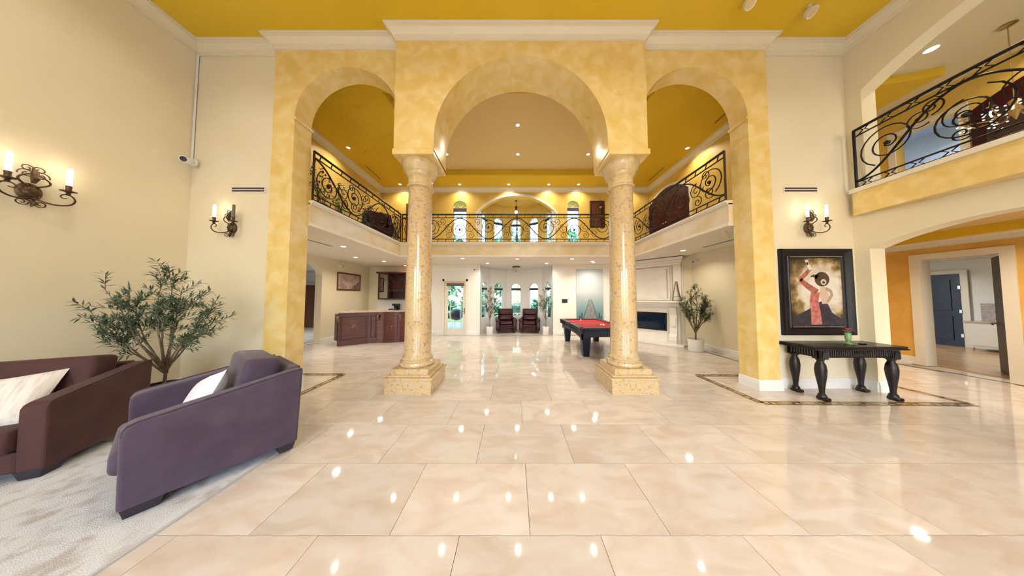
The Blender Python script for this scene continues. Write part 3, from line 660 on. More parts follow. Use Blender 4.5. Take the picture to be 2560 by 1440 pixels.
# ------------------------------------------------------------------ plants
def leaf(mb, p, d, L, w, up):
    d = d.normalized(); s = d.cross(up)
    if s.length < 1e-4: s = d.orthogonal()
    s.normalize(); n = s.cross(d)
    a = p + d*L*0.45 + s*w; b = p + d*L*0.45 - s*w; c = p + d*L - n*L*0.08; m_ = p + d*L*0.5 + n*w*0.35
    mb.add([p, a, c, b, m_], [(0,1,4),(1,2,4),(2,3,4),(3,0,4)])
def tree(label, base, pot, stem_h, targets, leaf_l, cat='plant', m_l=None, twigs=6, group=None, rng=1, trunk_r=0.022, lp=9, tw=0.22, fork=0.35, lim=(-99,99)):
    R = random.Random(rng); o = empty('potted_olive_tree', base, 0, label, cat, group)
    B = Vector((0,0,0))
    pr, ph, mp = pot
    po = MB().lathe([(pr*0.86,0),(pr*0.92,0.01),(pr,ph*0.97),(pr,ph),(pr*0.9,ph),(pr*0.88,ph*0.86),(0.001,ph*0.86)], 28, cap=False).build('pot', mp, o, True)
    MB().lathe([(0.001,ph*0.865),(pr*0.88,ph*0.865),(pr*0.88,ph*0.85)], 20, cap=False).build('soil', m_soil, po)
    tk = MB(); fo = MB()
    top = Vector((0.01, 0, ph + stem_h))
    tk.tube([Vector((0,0,ph*0.8)), Vector((0.012,0.0,ph+stem_h*0.5)), top], [trunk_r*1.25, trunk_r, trunk_r*0.9], 7)
    for T in targets:
        T = Vector(T) - Vector(base)
        s = top + Vector((R.uniform(-.01,.01), R.uniform(-.01,.01), R.uniform(-0.06,0.0)))
        d = T - s; n = 9
        bow = Vector((R.uniform(-1,1), R.uniform(-1,1), 0.9))*d.length*0.10
        pts = [s + d*(i/n) + bow*math.sin(PI*i/n) + Vector((R.uniform(-1,1),R.uniform(-1,1),R.uniform(-1,1)))*0.008 for i in range(n+1)]
        tk.tube(pts, [max(0.003, trunk_r*0.75*(1-0.9*i/n)) for i in range(n+1)], 5)
        def leaves(path, f0, cnt):
            for j in range(cnt):
                f = f0 + (1-f0)*(j+R.random()*0.6)/cnt; x = min(len(path)-1.001, f*(len(path)-1)); i = int(x)
                p = path[i].lerp(path[i+1], x-i); ax = (path[i+1]-path[i]).normalized()
                for sgn in (-1, 1):
                    sd = ax.cross(Vector((R.uniform(-1,1),R.uniform(-1,1),R.uniform(-.3,1)))).normalized()
                    dd = ax*R.uniform(0.35,1.0) + sd*sgn*0.8 + Vector((0,0,R.uniform(-0.25,0.30)))
                    if not lim[0] < base[0]+p.x+dd.x*leaf_l < lim[1] or not lim[0] < base[0]+p.x < lim[1]: continue
                    leaf(fo, p, dd, leaf_l*R.uniform(0.7,1.15), leaf_l*0.085*R.uniform(0.8,1.3), Vector((R.uniform(-.4,.4),R.uniform(-.4,.4),1)))
        leaves(pts, 0.5, lp)
        for k in range(twigs):
            f = R.uniform(fork, 0.97); x = f*n; i = min(n-1, int(x)); p = pts[i].lerp(pts[i+1], x-i)
            dd = (d.normalized()*0.8 + Vector((R.uniform(-1,1),R.uniform(-1,1),R.uniform(-0.35,0.8)))).normalized()*R.uniform(tw*0.55, tw*1.1)
            if not lim[0] < base[0]+p.x+dd.x < lim[1]: continue
            q = [p + dd*(j/4) + Vector((0,0,-0.02))*((j/4)**2) for j in range(5)]
            tk.tube(q, [0.004,0.0035,0.003,0.0025,0.002], 4); leaves(q, 0.12, lp-2)
    tk.build('branches', m_bark, o, True); fo.build('foliage', m_l or m_leaf, o, kind='stuff')
    return o
Yp = 3.02
tree('large artificial olive tree in a black pot behind the maroon armchair', (-4.82,3.08,0), (0.19,0.36,m_pot_k), 0.20,
     [(-4.83,3.05,1.95),(-4.70,2.95,1.85),(-5.55,2.98,1.68),(-5.62,2.9,1.42),(-5.3,3.1,1.52),(-5.05,2.9,1.55),(-4.02,2.95,1.44),(-4.30,3.05,1.60),(-4.45,2.95,1.68),(-4.22,3.1,1.20),(-5.40,3.0,1.18),(-5.20,2.95,0.98),(-4.30,2.95,1.02),(-4.95,3.05,1.40),(-4.6,3.0,1.42)],
     0.098, m_l=m_leaf, twigs=10, rng=3, trunk_r=0.016, lp=10, tw=0.24, fork=0.42, lim=(-5.62,-3.9))
tree('olive tree in a pale pot between the fireplace and the right pier', (5.22,6.38,0), (0.19,0.35,m_pot_w), 0.20,
     [(5.24,6.4,1.86),(5.05,6.3,1.66),(4.80,6.35,1.52),(4.86,6.5,1.32),(5.45,6.3,1.62),(5.52,6.35,1.50),(5.50,6.4,1.26),(5.30,6.2,1.50),(5.1,6.5,1.38),(5.38,6.3,1.15),(4.98,6.3,1.08),(5.45,6.2,0.98)],
     0.085, m_l=m_leaf2, twigs=14, rng=5, trunk_r=0.018, lp=9, tw=0.22, lim=(4.7,5.64))
for cx, cy, lab, sd in ((-1.0,9.10,'slender olive tree in a white pot by the bay, on the glass door side',11), (1.30,9.08,'slender olive tree in a white pot by the bay, on the mural side',12)):
    s_ = -1 if cx < 0 else 1
    tree(lab, (cx,cy,0), (0.14,0.34,m_pot_w), 0.30,
         [(cx+0.02,cy,1.90),(cx-0.20,cy,1.62),(cx+0.22,cy,1.70),(cx-0.27,cy-0.05,1.30),(cx+0.27,cy-0.05,1.35),(cx+0.05,cy,1.5),(cx-0.12,cy,1.15),(cx+0.20,cy,1.10)],
         0.085, m_l=m_leaf2, twigs=12, rng=sd, trunk_r=0.013, lp=8, tw=0.19, group='bay trees', lim=(-1.37,1.57))

# ------------------------------------------------------------------ armchairs, pillows and rug
def armchair(x, y, face, m, label, cushion_rot=0.0, cushion_x=0.0):
    """local frame: the sitter looks along -y"""
    rz = math.atan2(face[1], face[0]) + PI/2
    o = empty('armchair', (x, y, 0), rz, label, 'armchair', 'velvet armchairs')
    W, A = 0.50, 0.14
    prof = [(-0.44,0.085),(0.43,0.085),(0.45,0.79),(0.36,0.785)] + [(-0.40+0.06*math.sin(a*PI/10) - 0.045, 0.585+0.06*math.cos(a*PI/10)-0.0) for a in range(0,-6,-1)]
    prof = [(-0.43,0.085),(0.43,0.085),(0.455,0.79),(0.35,0.78),(-0.38,0.655),(-0.415,0.64),(-0.432,0.61),(-0.435,0.57)]
    for s in (-1, 1):
        x0, x1 = (W-A, W) if s > 0 else (-W, -W+A)
        mb = MB(); mb.extrude(prof, lambda u, v, w: (w, u, v), x0, x1)
        a = mb.build('arm', m, o); bv = a.modifiers.new('soft', 'BEVEL'); bv.width = 0.018; bv.segments = 3
        pp = MB(); xe = W+0.001 if s > 0 else -W-0.001
        pp.tube([(xe-s*0.010, u*0.985, 0.004+v) for u, v in prof[2:]], 0.0055, 5); pp.build('piping', m, a)
    b = MB(); b.extrude([(0.30,0.085),(0.45,0.085),(0.47,0.80),(0.38,0.80)], lambda u, v, w: (w, u, v), -W+A-0.005, W-A+0.005)
    bk = b.build('backrest', m, o); bv = bk.modifiers.new('soft', 'BEVEL'); bv.width = 0.02; bv.segments = 3
    MB().rbox(-W+A, W-A, -0.42, 0.31, 0.085, 0.26, 0.02).build('seat_base', m, o)
    MB().rbox(-W+A+0.004, W-A-0.004, -0.475, 0.30, 0.26, 0.44, 0.05, 4).build('seat_cushion', m, o, True)
    M = Matrix.Translation((cushion_x, 0.19, 0.675)) @ Matrix.Rotation(math.radians(-9), 4, 'X') @ Matrix.Rotation(cushion_rot, 4, 'Y')
    MB().rbox(-0.345, 0.345, -0.125, 0.115, -0.24, 0.25, 0.05, 4, M).build('back_cushion', m, o, True)
    for sx in (-1, 1):
        for sy in (-1, 1):
            xa, xb = (W-0.15, W-0.02) if sx > 0 else (-W+0.02, -W+0.15); ya, yb = (0.30, 0.42) if sy > 0 else (-0.42, -0.26)
            MB().hexa([(xa+0.015,ya+0.015,0.0135),(xb-0.015,ya+0.015,0.0135),(xb-0.015,yb-0.015,0.0135),(xa+0.015,yb-0.015,0.0135)],
                      [(xa,ya,0.086),(xb,ya,0.086),(xb,yb,0.086),(xa,yb,0.086)]).build('leg', m_wedge, o)
    return o
def pillow(label, loc, rot, m, w=0.50, h=0.17):
    mb = MB(); n = 12; vs_ = []; fs = []
    for side in (1, -1):
        for i in range(n+1):
            for j in range(n+1):
                u = -1+2*i/n; v = -1+2*j/n
                pin = 1 - 0.07*(1-abs(u))*abs(v)**3 - 0.0; pin2 = 1 - 0.07*(1-abs(v))*abs(u)**3
                z = side*h/2*max(0, (1-u**4)*(1-v**4))**0.6
                vs_.append((u*w/2*pin2, v*w/2*pin, z))
    N = (n+1)**2
    for sd in (0, 1):
        for i in range(n):
            for j in range(n):
                q = [sd*N+i*(n+1)+j, sd*N+(i+1)*(n+1)+j, sd*N+(i+1)*(n+1)+j+1, sd*N+i*(n+1)+j+1]
                fs.append(q if sd == 0 else q[::-1])
    o = mb.add(vs_, fs).build('throw_pillow', m, None, 60); o.location = loc; o.rotation_euler = rot
    return tag(o, label, 'pillow', 'throw pillows')
f1 = (-0.53, -0.85)
c1 = armchair(-2.90, 2.205, f1, m_purple, 'plum velvet armchair with its side to the viewer, on the rug edge')
c1.scale = (1.06, 1.05, 1.02)
f2 = (0.45, -0.89)
c2 = armchair(-4.66, 2.10, f2, m_maroon, 'maroon velvet armchair cut off by the picture edge below the wall sconce')
def chair_pt(c, p): return c.matrix_basis @ Vector(p)
bpy.context.view_layer.update()
a1 = math.atan2(f1[1], f1[0]) + PI/2; a2 = math.atan2(f2[1], f2[0]) + PI/2
pillow('pale blue-white throw pillow leaning in the plum armchair', chair_pt(c1, (0.05,-0.10,0.575)), (Matrix.Rotation(a1,3,'Z') @ Matrix.Rotation(math.radians(66),3,'X') @ Matrix.Rotation(math.radians(20),3,'Z')).to_euler(), m_pillow, 0.48)
pillow('ivory striped throw pillow leaning in the maroon armchair', chair_pt(c2, (-0.02,-0.09,0.60)), (Matrix.Rotation(a2,3,'Z') @ Matrix.Rotation(math.radians(52),3,'X') @ Matrix.Rotation(math.radians(8),3,'Z')).to_euler(), m_pillow2, 0.52)
rg = empty('area_rug', (-3.9, 0.4, 0), 0, 'faded grey and ivory area rug under the armchairs', 'rug')
MB().rbox(-1.72, 1.54, -2.4, 2.0, 0.0, 0.012, 0.004).build('rug_field', m_rug, rg)
MB().box(1.54, 1.56, -2.4, 2.0, 0.0, 0.013).box(-1.72,1.56,2.0,2.02,0,0.013).build('rug_binding', m_rug_edge, rg)

# ------------------------------------------------------------------ wall sconces
def sconce(label, loc, rz, lit=(True, True), s=1.0, yaw=0.0):
    """local: wall plane is y = 0, the room is at -y, x to the right, origin at the plate centre"""
    o = empty('wall_sconce', loc, rz, label, 'sconce', 'candle sconces'); o.scale = (s, s, s)
    pl_ = MB().ball((0,-0.012,0), 0.09, 16, 0.75, 0.30, 1.0).build('backplate', m_bronze, o, True)
    bs = MB().ball((0,-0.035,0.0), 0.055, 12, 0.8, 0.45, 1.0)
    for k in range(8):
        a = 2*PI*k/8; bs.tube([(0.035*math.cos(a),-0.05,0.05*math.sin(a)), (0.058*math.cos(a),-0.028,0.078*math.sin(a))], [0.007,0.003], 5)
    bs.build('medallion', m_bronze, pl_, True)
    for sx, on in ((-1, lit[0]), (1, lit[1])):
        ar = MB(); P = [(0,-0.03,-0.05),(sx*0.05,-0.06,-0.085),(sx*0.11,-0.09,-0.095),(sx*0.165,-0.11,-0.07),(sx*0.185,-0.12,-0.02),(sx*0.165,-0.12,0.025),(sx*0.125,-0.12,0.03),(sx*0.105,-0.12,0.005),(sx*0.12,-0.12,-0.015),(sx*0.14,-0.12,-0.008)]
        Q = []
        for i in range(len(P)-1):
            p0, p1, p2, p3 = [Vector(P[max(0,min(len(P)-1,i+j))]) for j in (-1,0,1,2)]
            for k in range(4):
                t_ = k/4; Q.append(0.5*((2*p1)+(p2-p0)*t_+(2*p0-5*p1+4*p2-p3)*t_**2+(-p0+3*p1-3*p2+p3)*t_**3))
        Q.append(Vector(P[-1]))
        arm = ar.tube(Q, [0.009-0.005*i/len(Q) for i in range(len(Q))], 6).build('arm', m_bronze, o, True)
        c = (sx*0.145,-0.12,0.03)
        cup = MB().lathe([(0.006,0),(0.016,0.012),(0.010,0.022),(0.024,0.034),(0.046,0.040),(0.048,0.045),(0.018,0.046),(0.016,0.075),(0.019,0.10),(0.017,0.105)], 14, c).build('drip_cup', m_bronze, arm, True)
        MB().lathe([(0.0165,0.10),(0.0165,0.285),(0.012,0.294),(0.004,0.296)], 14, c).build('candle', m_candle if on else m_candle_off, arm, True)
        if on:
            L = bpy.data.lights.new('flame', 'POINT'); L.energy = 0.55; L.color = (1,0.83,0.58); L.shadow_soft_size = 0.03
            lo = bpy.data.objects.new('flame', L); COL.objects.link(lo); lo.parent = arm; lo.location = (c[0], c[1], c[2]+0.30)
        up = MB(); S = []
        for k in range(26):
            t_ = k/25; S.append((sx*(0.012+0.075*math.sin(t_*PI*1.25)*(1-0.35*t_)), -0.035-0.03*math.sin(t_*PI), 0.05+0.17*t_))
        up.tube(S, [0.008-0.003*k/25 for k in range(26)], 6)
        up.tube([(sx*p, -0.05, q) for p, q in spiral(0.035, 0.175, 0.045, 0.012, -0.3, 1.3, 20)], 0.0045, 5)
        up.tube([(sx*p, -0.04, q) for p, q in spiral(0.03, 0.235, 0.035, 0.010, PI, -1.2, 20)], 0.0045, 5)
        up.build('scroll', m_bronze, o, True)
    lo_ = MB(); lo_.tube([(0,-0.03,-0.08),(0.012,-0.05,-0.12),(0.0,-0.045,-0.155)], [0.014,0.018,0.004], 7)
    lo_.tube([(p, -0.045, q) for p, q in spiral(0.045,-0.115,0.035,0.010,PI,1.3,18)], 0.0045, 5); lo_.tube([(-p, -0.045, q) for p, q in spiral(0.045,-0.115,0.035,0.010,PI,1.3,18)], 0.0045, 5)
    lo_.build('finial', m_bronze, o, True)
    fin = MB(); fin.tube([(0,-0.05,0.09),(0,-0.07,0.14),(0,-0.06,0.20),(0,-0.04,0.25)], [0.012,0.026,0.020,0.004], 8); fin.build('leaf_ornament', m_bronze, o, True)
    return o
sconce('bronze candle sconce on the tall cream wall over the maroon armchair', (XL, 2.54, 2.79), PI/2, (True, True), 1.15)
sconce('bronze candle sconce with one unlit candle below the left air vent', (-4.93, YO, 2.76), -0.0, (True, False), 1.12)
sconce('bronze candle sconce with both candles lit above the dancer painting', (5.15, YO, 2.76), 0.0, (True, True), 1.12)

# ------------------------------------------------------------------ small wall fittings
def wall_vent(label, x):
    o = empty('air_vent', (x, YO, 3.445), 0, label, 'vent', 'slot air vents')
    MB().rbox(-0.30,0.30,-0.012,0.0,-0.055,0.055,0.004).build('frame', m_white, o)
    for z in (-0.022, 0.022): MB().box(-0.285,0.285,-0.0135,-0.004,z-0.014,z+0.014).build('slot', m_slot, o)
wall_vent('white two-slot air vent beside the left archway', -4.69); wall_vent('white two-slot air vent over the right sconce', 5.06)
def seccam(label, loc, rz, s=1.0, bullet=True):
    o = empty('security_camera', loc, rz, label, 'camera', 'security cameras'); o.scale = (s,s,s)
    MB().lathe([(0.05,0),(0.05,0.02),(0.03,0.03)], 16).xf(Matrix.Rotation(PI/2,4,'X')).build('mount', m_plastic_w, o, True)
    b = MB().lathe([(0.02,0),(0.042,0.015),(0.045,0.12),(0.040,0.135),(0.034,0.135),(0.032,0.125)], 18).xf(Matrix.Translation((0,-0.03,0)) @ Matrix.Rotation(PI/2+0.25,4,'X')).build('housing', m_plastic_w, o, True)
    MB().lathe([(0.001,0.128),(0.033,0.128),(0.028,0.134),(0.001,0.136)], 16).xf(Matrix.Translation((0,-0.03,0)) @ Matrix.Rotation(PI/2+0.25,4,'X')).build('lens', m_plastic_k, b, True)
    return o
k = seccam('white security camera at the end of a conduit in the left corner', (-5.62, 3.76, 3.90), 0.5, 1.25)
MB().tube([(XL+0.02, YO-0.02, 3.95), (XL+0.02, YO-0.02, CE-0.18)], 0.014, 6).build('cable_conduit', m_plastic_w, None).parent = None
co = bpy.data.objects['cable_conduit']; tag(co, 'thin white cable conduit running down the left corner to the camera', 'conduit')
seccam('small security camera near the framed map above the bar', (-6.36, 7.95, 2.68), PI/2+0.2, 0.8)
seccam('small security camera above the glass garden door', (-1.62, HB-0.02, 2.68), 0.0, 0.8)
seccam('small security camera above the olive tree by the fireplace', (5.65, 6.75, 2.66), -PI/2, 0.8)
seccam('small security camera in the corner of the upper hall', (HL, 8.75, 5.76), PI/2, 0.9)
def ceil_slot(label, x0, x1, y0, y1, z, m):
    o = empty('ceiling_vent', ((x0+x1)/2,(y0+y1)/2,z), 0, label, 'vent', 'linear ceiling vents')
    w, h_ = (x1-x0)/2, (y1-y0)/2
    MB().box(-w-0.015,w+0.015,-h_-0.015,h_+0.015,-0.006,0).build('frame', m, o); MB().box(-w,w,-h_,h_,-0.008,-0.005).build('slot', m_slot if m is m_low_ceil else m_vent_y, o)
ceil_slot('linear vent in the mustard ceiling over the plant balcony', -5.18,-5.12,7.45,8.35,CE,m_ceil)
ceil_slot('linear vent in the mustard ceiling over the mahogany door, deeper one', 5.24,5.30,7.55,8.45,CE,m_ceil)
ceil_slot('linear vent in the mustard ceiling by the right archway, nearer one', 5.22,5.28,4.9,5.58,CE,m_ceil)
ceil_slot('linear vent in the pale ceiling over the bar side', -4.79,-4.74,5.0,5.7,ZF,m_low_ceil)
ceil_slot('linear vent in the pale ceiling over the olive tree', 5.04,5.09,5.0,5.85,ZF,m_low_ceil)
# ------------------------------------------------------------------ console table, vase and painting
ct = empty('console_table', (5.20, 3.545, 0), 0, 'black carved console table under the dancer painting', 'table')
MB().rbox(-0.70,0.70,-0.225,0.225,0.775,0.81,0.010).build('tabletop', m_ebony, ct)
MB().rbox(-0.71,0.71,-0.235,0.235,0.755,0.776,0.008).build('top_moulding', m_ebony, ct)
ap = MB().box(-0.60,0.60,-0.185,-0.165,0.635,0.757).box(-0.60,0.60,0.165,0.185,0.635,0.757).box(-0.60,-0.58,-0.185,0.185,0.635,0.757).box(0.58,0.60,-0.185,0.185,0.635,0.757).build('apron', m_ebony, ct)
fr = MB()
for i in range(34): fr.rbox(-0.56+i*0.0335, -0.56+i*0.0335+0.02, -0.197,-0.184,0.655,0.745,0.005,1)
for i in range(9): fr.rbox(-0.612,-0.598,-0.14+i*0.0335,-0.14+i*0.0335+0.02,0.655,0.745,0.005,1); 
fr.build('fluting', m_ebony, ap, kind='stuff')
for cx in (0.0,):
    cv = MB()
    for k in range(9):
        a = PI*k/8; cv.tube([(cx,-0.19,0.68),(cx+0.10*math.cos(a),-0.205,0.68+0.055*math.sin(a))],[0.016,0.006],5)
    cv.ball((cx,-0.20,0.685),0.025,10).build('carved_shell', m_ebony, ap, True)
LEG = [(0.030,0.0),(0.045,0.004),(0.050,0.05),(0.040,0.085),(0.028,0.10),(0.030,0.15),(0.040,0.24),(0.056,0.36),(0.062,0.45),(0.052,0.53),(0.036,0.57),(0.034,0.585),(0.046,0.60),(0.046,0.615)]
for sx in (-0.54, 0.54):
    for sy in (-0.155, 0.155):
        lg = MB().lathe(LEG, 20, (sx, sy, 0.0)).build('leg', m_ebony, ct, True)
        bl = MB().rbox(sx-0.058,sx+0.058,sy-0.055,sy+0.055,0.612,0.757,0.008)
        for k in range(5): bl.tube([(sx-0.04+0.02*k, sy-0.057, 0.63),(sx-0.03+0.015*k, sy-0.065, 0.73)],[0.010,0.005],5)
        bl.build('corner_block', m_ebony, lg)
        MB().rbox(sx-0.048,sx+0.048,sy-0.075,sy+0.045,0.0,0.05,0.018,2).build('foot', m_ebony, lg, True)
vz = empty('bud_vase', (5.30,3.52,0.81), 0, 'green glass bud vase with a red flower on the console table', 'vase')
MB().lathe([(0.050,0),(0.052,0.006),(0.020,0.02),(0.014,0.035),(0.026,0.06),(0.034,0.10),(0.030,0.15),(0.036,0.175),(0.034,0.175),(0.027,0.15),(0.030,0.10),(0.022,0.062),(0.008,0.045)], 20, cap=False).build('vessel', mat('green_glass',(0.25,0.42,0.18),0.1), vz, True)
MB().tube([(0,0,0.05),(0.01,0,0.15),(0.005,0,0.22)],0.004,5).tube([(0,0,0.05),(-0.02,0,0.15),(-0.035,0,0.20)],0.003,5).build('stem', m_hedge, vz)
fw = MB()
for k in range(9):
    a = 2*PI*k/9; d_ = Vector((math.cos(a), math.sin(a), 0.9)); leaf(fw, Vector((0.005,0,0.215)), d_, 0.055, 0.018, Vector((0,0,1)))
for k in range(6):
    a = 2*PI*k/6+0.3; leaf(fw, Vector((-0.035,0,0.195)), Vector((math.cos(a), math.sin(a), 1.0)), 0.04, 0.014, Vector((0,0,1)))
fw.build('petals', m_pink, vz)
lv = MB(); leaf(lv, Vector((0,0,0.17)), Vector((0.6,0,0.5)), 0.09, 0.014, Vector((0,0,1))); leaf(lv, Vector((0,0,0.17)), Vector((-0.7,-0.2,0.4)), 0.08, 0.012, Vector((0,0,1))); lv.build('leaves', m_hedge, vz)
tag(MB().lathe([(0.001,0),(0.07,0.0),(0.085,0.012),(0.08,0.012),(0.066,0.005),(0.001,0.005)],22,cap=False).build('glass_dish', m_clear, None, True, loc=(5.14,3.50,0.811)), 'small clear glass dish on the console table beside the vase', 'dish')
tag(MB().rbox(-0.05,0.05,-0.018,0.018,0,0.018,0.006).build('remote_control', m_plastic_k, None, loc=(5.46,3.48,0.811)), 'small black remote lying on the console table', 'remote')

pt = empty('dancer_painting', (5.215, YO, 1.645), 0, 'framed painting of a dancer with a raised arm above the console table', 'painting')
W2, H2, FW = 0.612, 0.745, 0.165
def mitred_frame(w, h_, fw, depth, prof, m, parent, name):
    """prof: list of (inward offset 0..1, depth 0..1)"""
    for a, b in (((-1,-1),(1,-1)), ((1,-1),(1,1)), ((1,1),(-1,1)), ((-1,1),(-1,-1))):
        mb = MB(); vs_ = []
        for (sx, sy) in (a, b):
            for i, dp in prof: vs_.append((sx*(w-fw*i), -depth*dp, sy*(h_-fw*i)))
            vs_.append((sx*(w-fw), 0, sy*(h_-fw))); vs_.append((sx*w, 0, sy*h_))
        k = len(vs_)//2
        mb.add(vs_, [(i,(i+1)%k,k+(i+1)%k,k+i) for i in range(k)] + [tuple(range(k)), tuple(range(2*k-1,k-1,-1))]).build(name, m, parent)
mitred_frame(W2, H2, FW, 0.07, [(0,0.6),(0.05,0.95),(0.22,1.0),(0.30,0.75),(0.62,0.45),(0.75,0.50),(0.82,0.62),(0.9,0.6),(1,0.3)], m_black, pt, 'frame')
bd = MB()
for i in range(40):
    for z in (-(H2-FW*0.86), H2-FW*0.86): bd.ball((-0.44+i*0.0226,-0.044,z),0.008,6)
bd.build('frame_beading', m_steel, pt, True)
def paint_bg():
    m = bpy.data.materials.new('painted_canvas'); m.use_nodes = True; nt = m.node_tree; b = nt.nodes['Principled BSDF']; b.inputs['Roughness'].default_value = 0.5
    tc = nt.nodes.new('ShaderNodeTexCoord'); nz = nt.nodes.new('ShaderNodeTexNoise'); nz.inputs['Scale'].default_value = 7; nz.inputs['Detail'].default_value = 4
    nt.links.new(tc.outputs['Object'], nz.inputs['Vector'])
    ln = nt.nodes.new('ShaderNodeVectorMath'); ln.operation = 'DISTANCE'; ln.inputs[1].default_value = (0.10, 0, 0.05); nt.links.new(tc.outputs['Object'], ln.inputs[0])
    ad = nt.nodes.new('ShaderNodeMath'); ad.operation = 'MULTIPLY_ADD'; ad.inputs[1].default_value = 0.55; nt.links.new(nz.outputs['Fac'], ad.inputs[0]); nt.links.new(ln.outputs['Value'], ad.inputs[2])
    cr = nt.nodes.new('ShaderNodeValToRGB'); el = cr.color_ramp.elements
    el[0].position = 0.50; el[0].color = (0.74,0.70,0.62,1); el[1].position = 0.98; el[1].color = (0.03,0.02,0.012,1)
    for p, c in ((0.66,(0.60,0.52,0.40,1)),(0.76,(0.30,0.20,0.07,1)),(0.86,(0.09,0.06,0.035,1))):
        e_ = el.new(p); e_.color = c
    nt.links.new(ad.outputs[0], cr.inputs[0]); nt.links.new(cr.outputs[0], b.inputs['Base Color']); return m
MB().box(-W2+FW-0.01, W2-FW+0.01, -0.022, -0.012, -H2+FW-0.01, H2-FW+0.01).build('canvas', paint_bg(), pt)
CWd, CHt = 2*(W2-FW), 2*(H2-FW)
def cpt(x, y): return ((x-135)/305*CWd - CWd/2, (700-y)/420*CHt)
def flat(name, polys, m, dy):
    mb = MB()
    for P in polys: mb.extrude([cpt(*p) for p in P], XZ, -0.0225-dy, -0.0215-dy)
    return mb.build(name, m, pt)
def strip(P, w):
    L_, R_ = [], []
    for i, p in enumerate(P):
        a = P[max(0,i-1)]; b = P[min(len(P)-1,i+1)]; dx, dy = b[0]-a[0], b[1]-a[1]; l = math.hypot(dx,dy); wi_ = w[i] if isinstance(w, list) else w
        L_.append((p[0]-dy/l*wi_, p[1]+dx/l*wi_)); R_.append((p[0]+dy/l*wi_, p[1]-dx/l*wi_))
    return L_ + R_[::-1]
def ell(cx, cy, rx, ry, n=18): return [(cx+rx*math.cos(2*PI*i/n), cy+ry*math.sin(2*PI*i/n)) for i in range(n)]
def pm(n, c, c2=None): return mat(n, c, 0.5, c2=c2, scale=14) if c2 else mat(n, c, 0.5)
flat('painted_dress', [[(150,915),(165,850),(230,815),(312,760),(330,770),(352,775),(375,830),(440,880),(445,915)]], pm('paint_black_blue',(0.015,0.02,0.04),(0.05,0.04,0.06)), 0)
flat('painted_back', [strip([(330,670),(335,720),(340,775)],[14,26,20])], pm('paint_skin',(0.62,0.46,0.34)), 0.0004)
flat('painted_sleeve', [strip([(285,700),(272,760),(280,830),(282,905)],[26,26,28,32])], pm('paint_rose',(0.42,0.09,0.09),(0.58,0.24,0.20)), 0.0006)
flat('painted_arm', [strip([(292,705),(240,665),(196,625)],[20,17,13]), strip([(192,628),(230,592),(262,556)],[13,12,9])], pm('paint_arm',(0.45,0.17,0.13),(0.30,0.08,0.06)), 0.0008)
flat('painted_hand', [strip([(262,562),(252,540),(246,525)],[9,10,8])] + [strip([(250-2*k,532),(236+4*k,512+0*k),(230+6*k,500)],[3,2.5,1.5]) for k in range(4)], pm('paint_pale',(0.75,0.70,0.66)), 0.001)
flat('painted_hair', [ell(326,622,44,46), strip([(300,610),(275,600),(258,606)],[14,8,2])], pm('paint_hair',(0.045,0.028,0.018),(0.12,0.07,0.04)), 0.001)
flat('painted_flower', [ell(334,640,17,19)], pm('paint_flower',(0.62,0.54,0.46)), 0.0014); flat('painted_flower_heart', [ell(334,642,8,9)], pm('paint_flower_heart',(0.10,0.06,0.04)), 0.0016)
flat('painted_far_arm', [strip([(345,680),(372,695),(380,720),(352,765)],[10,10,9,8])], pm('paint_far_arm',(0.40,0.30,0.22)), 0.0005)

# ------------------------------------------------------------------ pool table
pt_ = empty('pool_table', (2.38, 6.83, 0), 0, 'dark pool table with red felt behind the marble column', 'pool table')
hx, hy = 0.70, 1.23
MB().box(-hx+0.13,hx-0.13,-hy+0.13,hy-0.13,0.70,0.725).build('playfield', m_cloth, pt_)
for sx in (-1, 1):
    for sy in (-1, 1):
        y0, y1 = (0.07, hy-0.11) if sy > 0 else (-hy+0.11, -0.07); x0, x1 = (hx-0.12, hx) if sx > 0 else (-hx, -hx+0.12)
        MB().rbox(x0, x1, y0, y1, 0.70, 0.765, 0.015).build('side_rail', m_navy, pt_)
        xc = (hx-0.15, hx-0.118) if sx > 0 else (-hx+0.118, -hx+0.15)
        MB().box(xc[0], xc[1], y0, y1, 0.72, 0.758).build('cushion', m_cloth, pt_)
for sy in (-1, 1):
    y0, y1 = (hy-0.12, hy) if sy > 0 else (-hy, -hy+0.12); c0, c1 = (hy-0.15,hy-0.118) if sy > 0 else (-hy+0.118,-hy+0.15)
    MB().rbox(-hx+0.11, hx-0.11, y0, y1, 0.70, 0.765, 0.015).build('end_rail', m_navy, pt_); MB().box(-hx+0.12, hx-0.12, c0, c1, 0.72, 0.758).build('cushion', m_cloth, pt_)
for sx in (-1, 1):
    for y in (-hy+0.055, 0, hy-0.055):
        MB().lathe([(0.03,0.60),(0.055,0.62),(0.06,0.70),(0.075,0.755),(0.062,0.758),(0.05,0.70),(0.03,0.63)], 16, (sx*(hx-0.05), y, 0)).build('pocket', m_plastic_k, pt_, True)
sk = MB()
def skirt(xa, xb, ya, yb, along):
    n = 14; o_ = []
    for i in range(n+1):
        f = i/n; dz = 0.09*(1-(2*f-1)**4)*0.9
        o_.append(((xa+(xb-xa)*f) if along == 'x' else (ya+(yb-ya)*f), 0.44+dz))
    o_ += [((xb if along == 'x' else yb), 0.70), ((xa if along == 'x' else ya), 0.70)]
    sk.extrude(o_, XZ if along == 'x' else YZ, ya if along == 'x' else xa, yb if along == 'x' else xb)
skirt(-hx+0.06, hx-0.06, -hy+0.10, -hy+0.14, 'x'); skirt(-hx+0.06, hx-0.06, hy-0.14, hy-0.10, 'x')
skirt(-hx+0.06, -hx+0.10, -hy+0.10, hy-0.10, 'y'); skirt(hx-0.10, hx-0.06, -hy+0.10, hy-0.10, 'y')
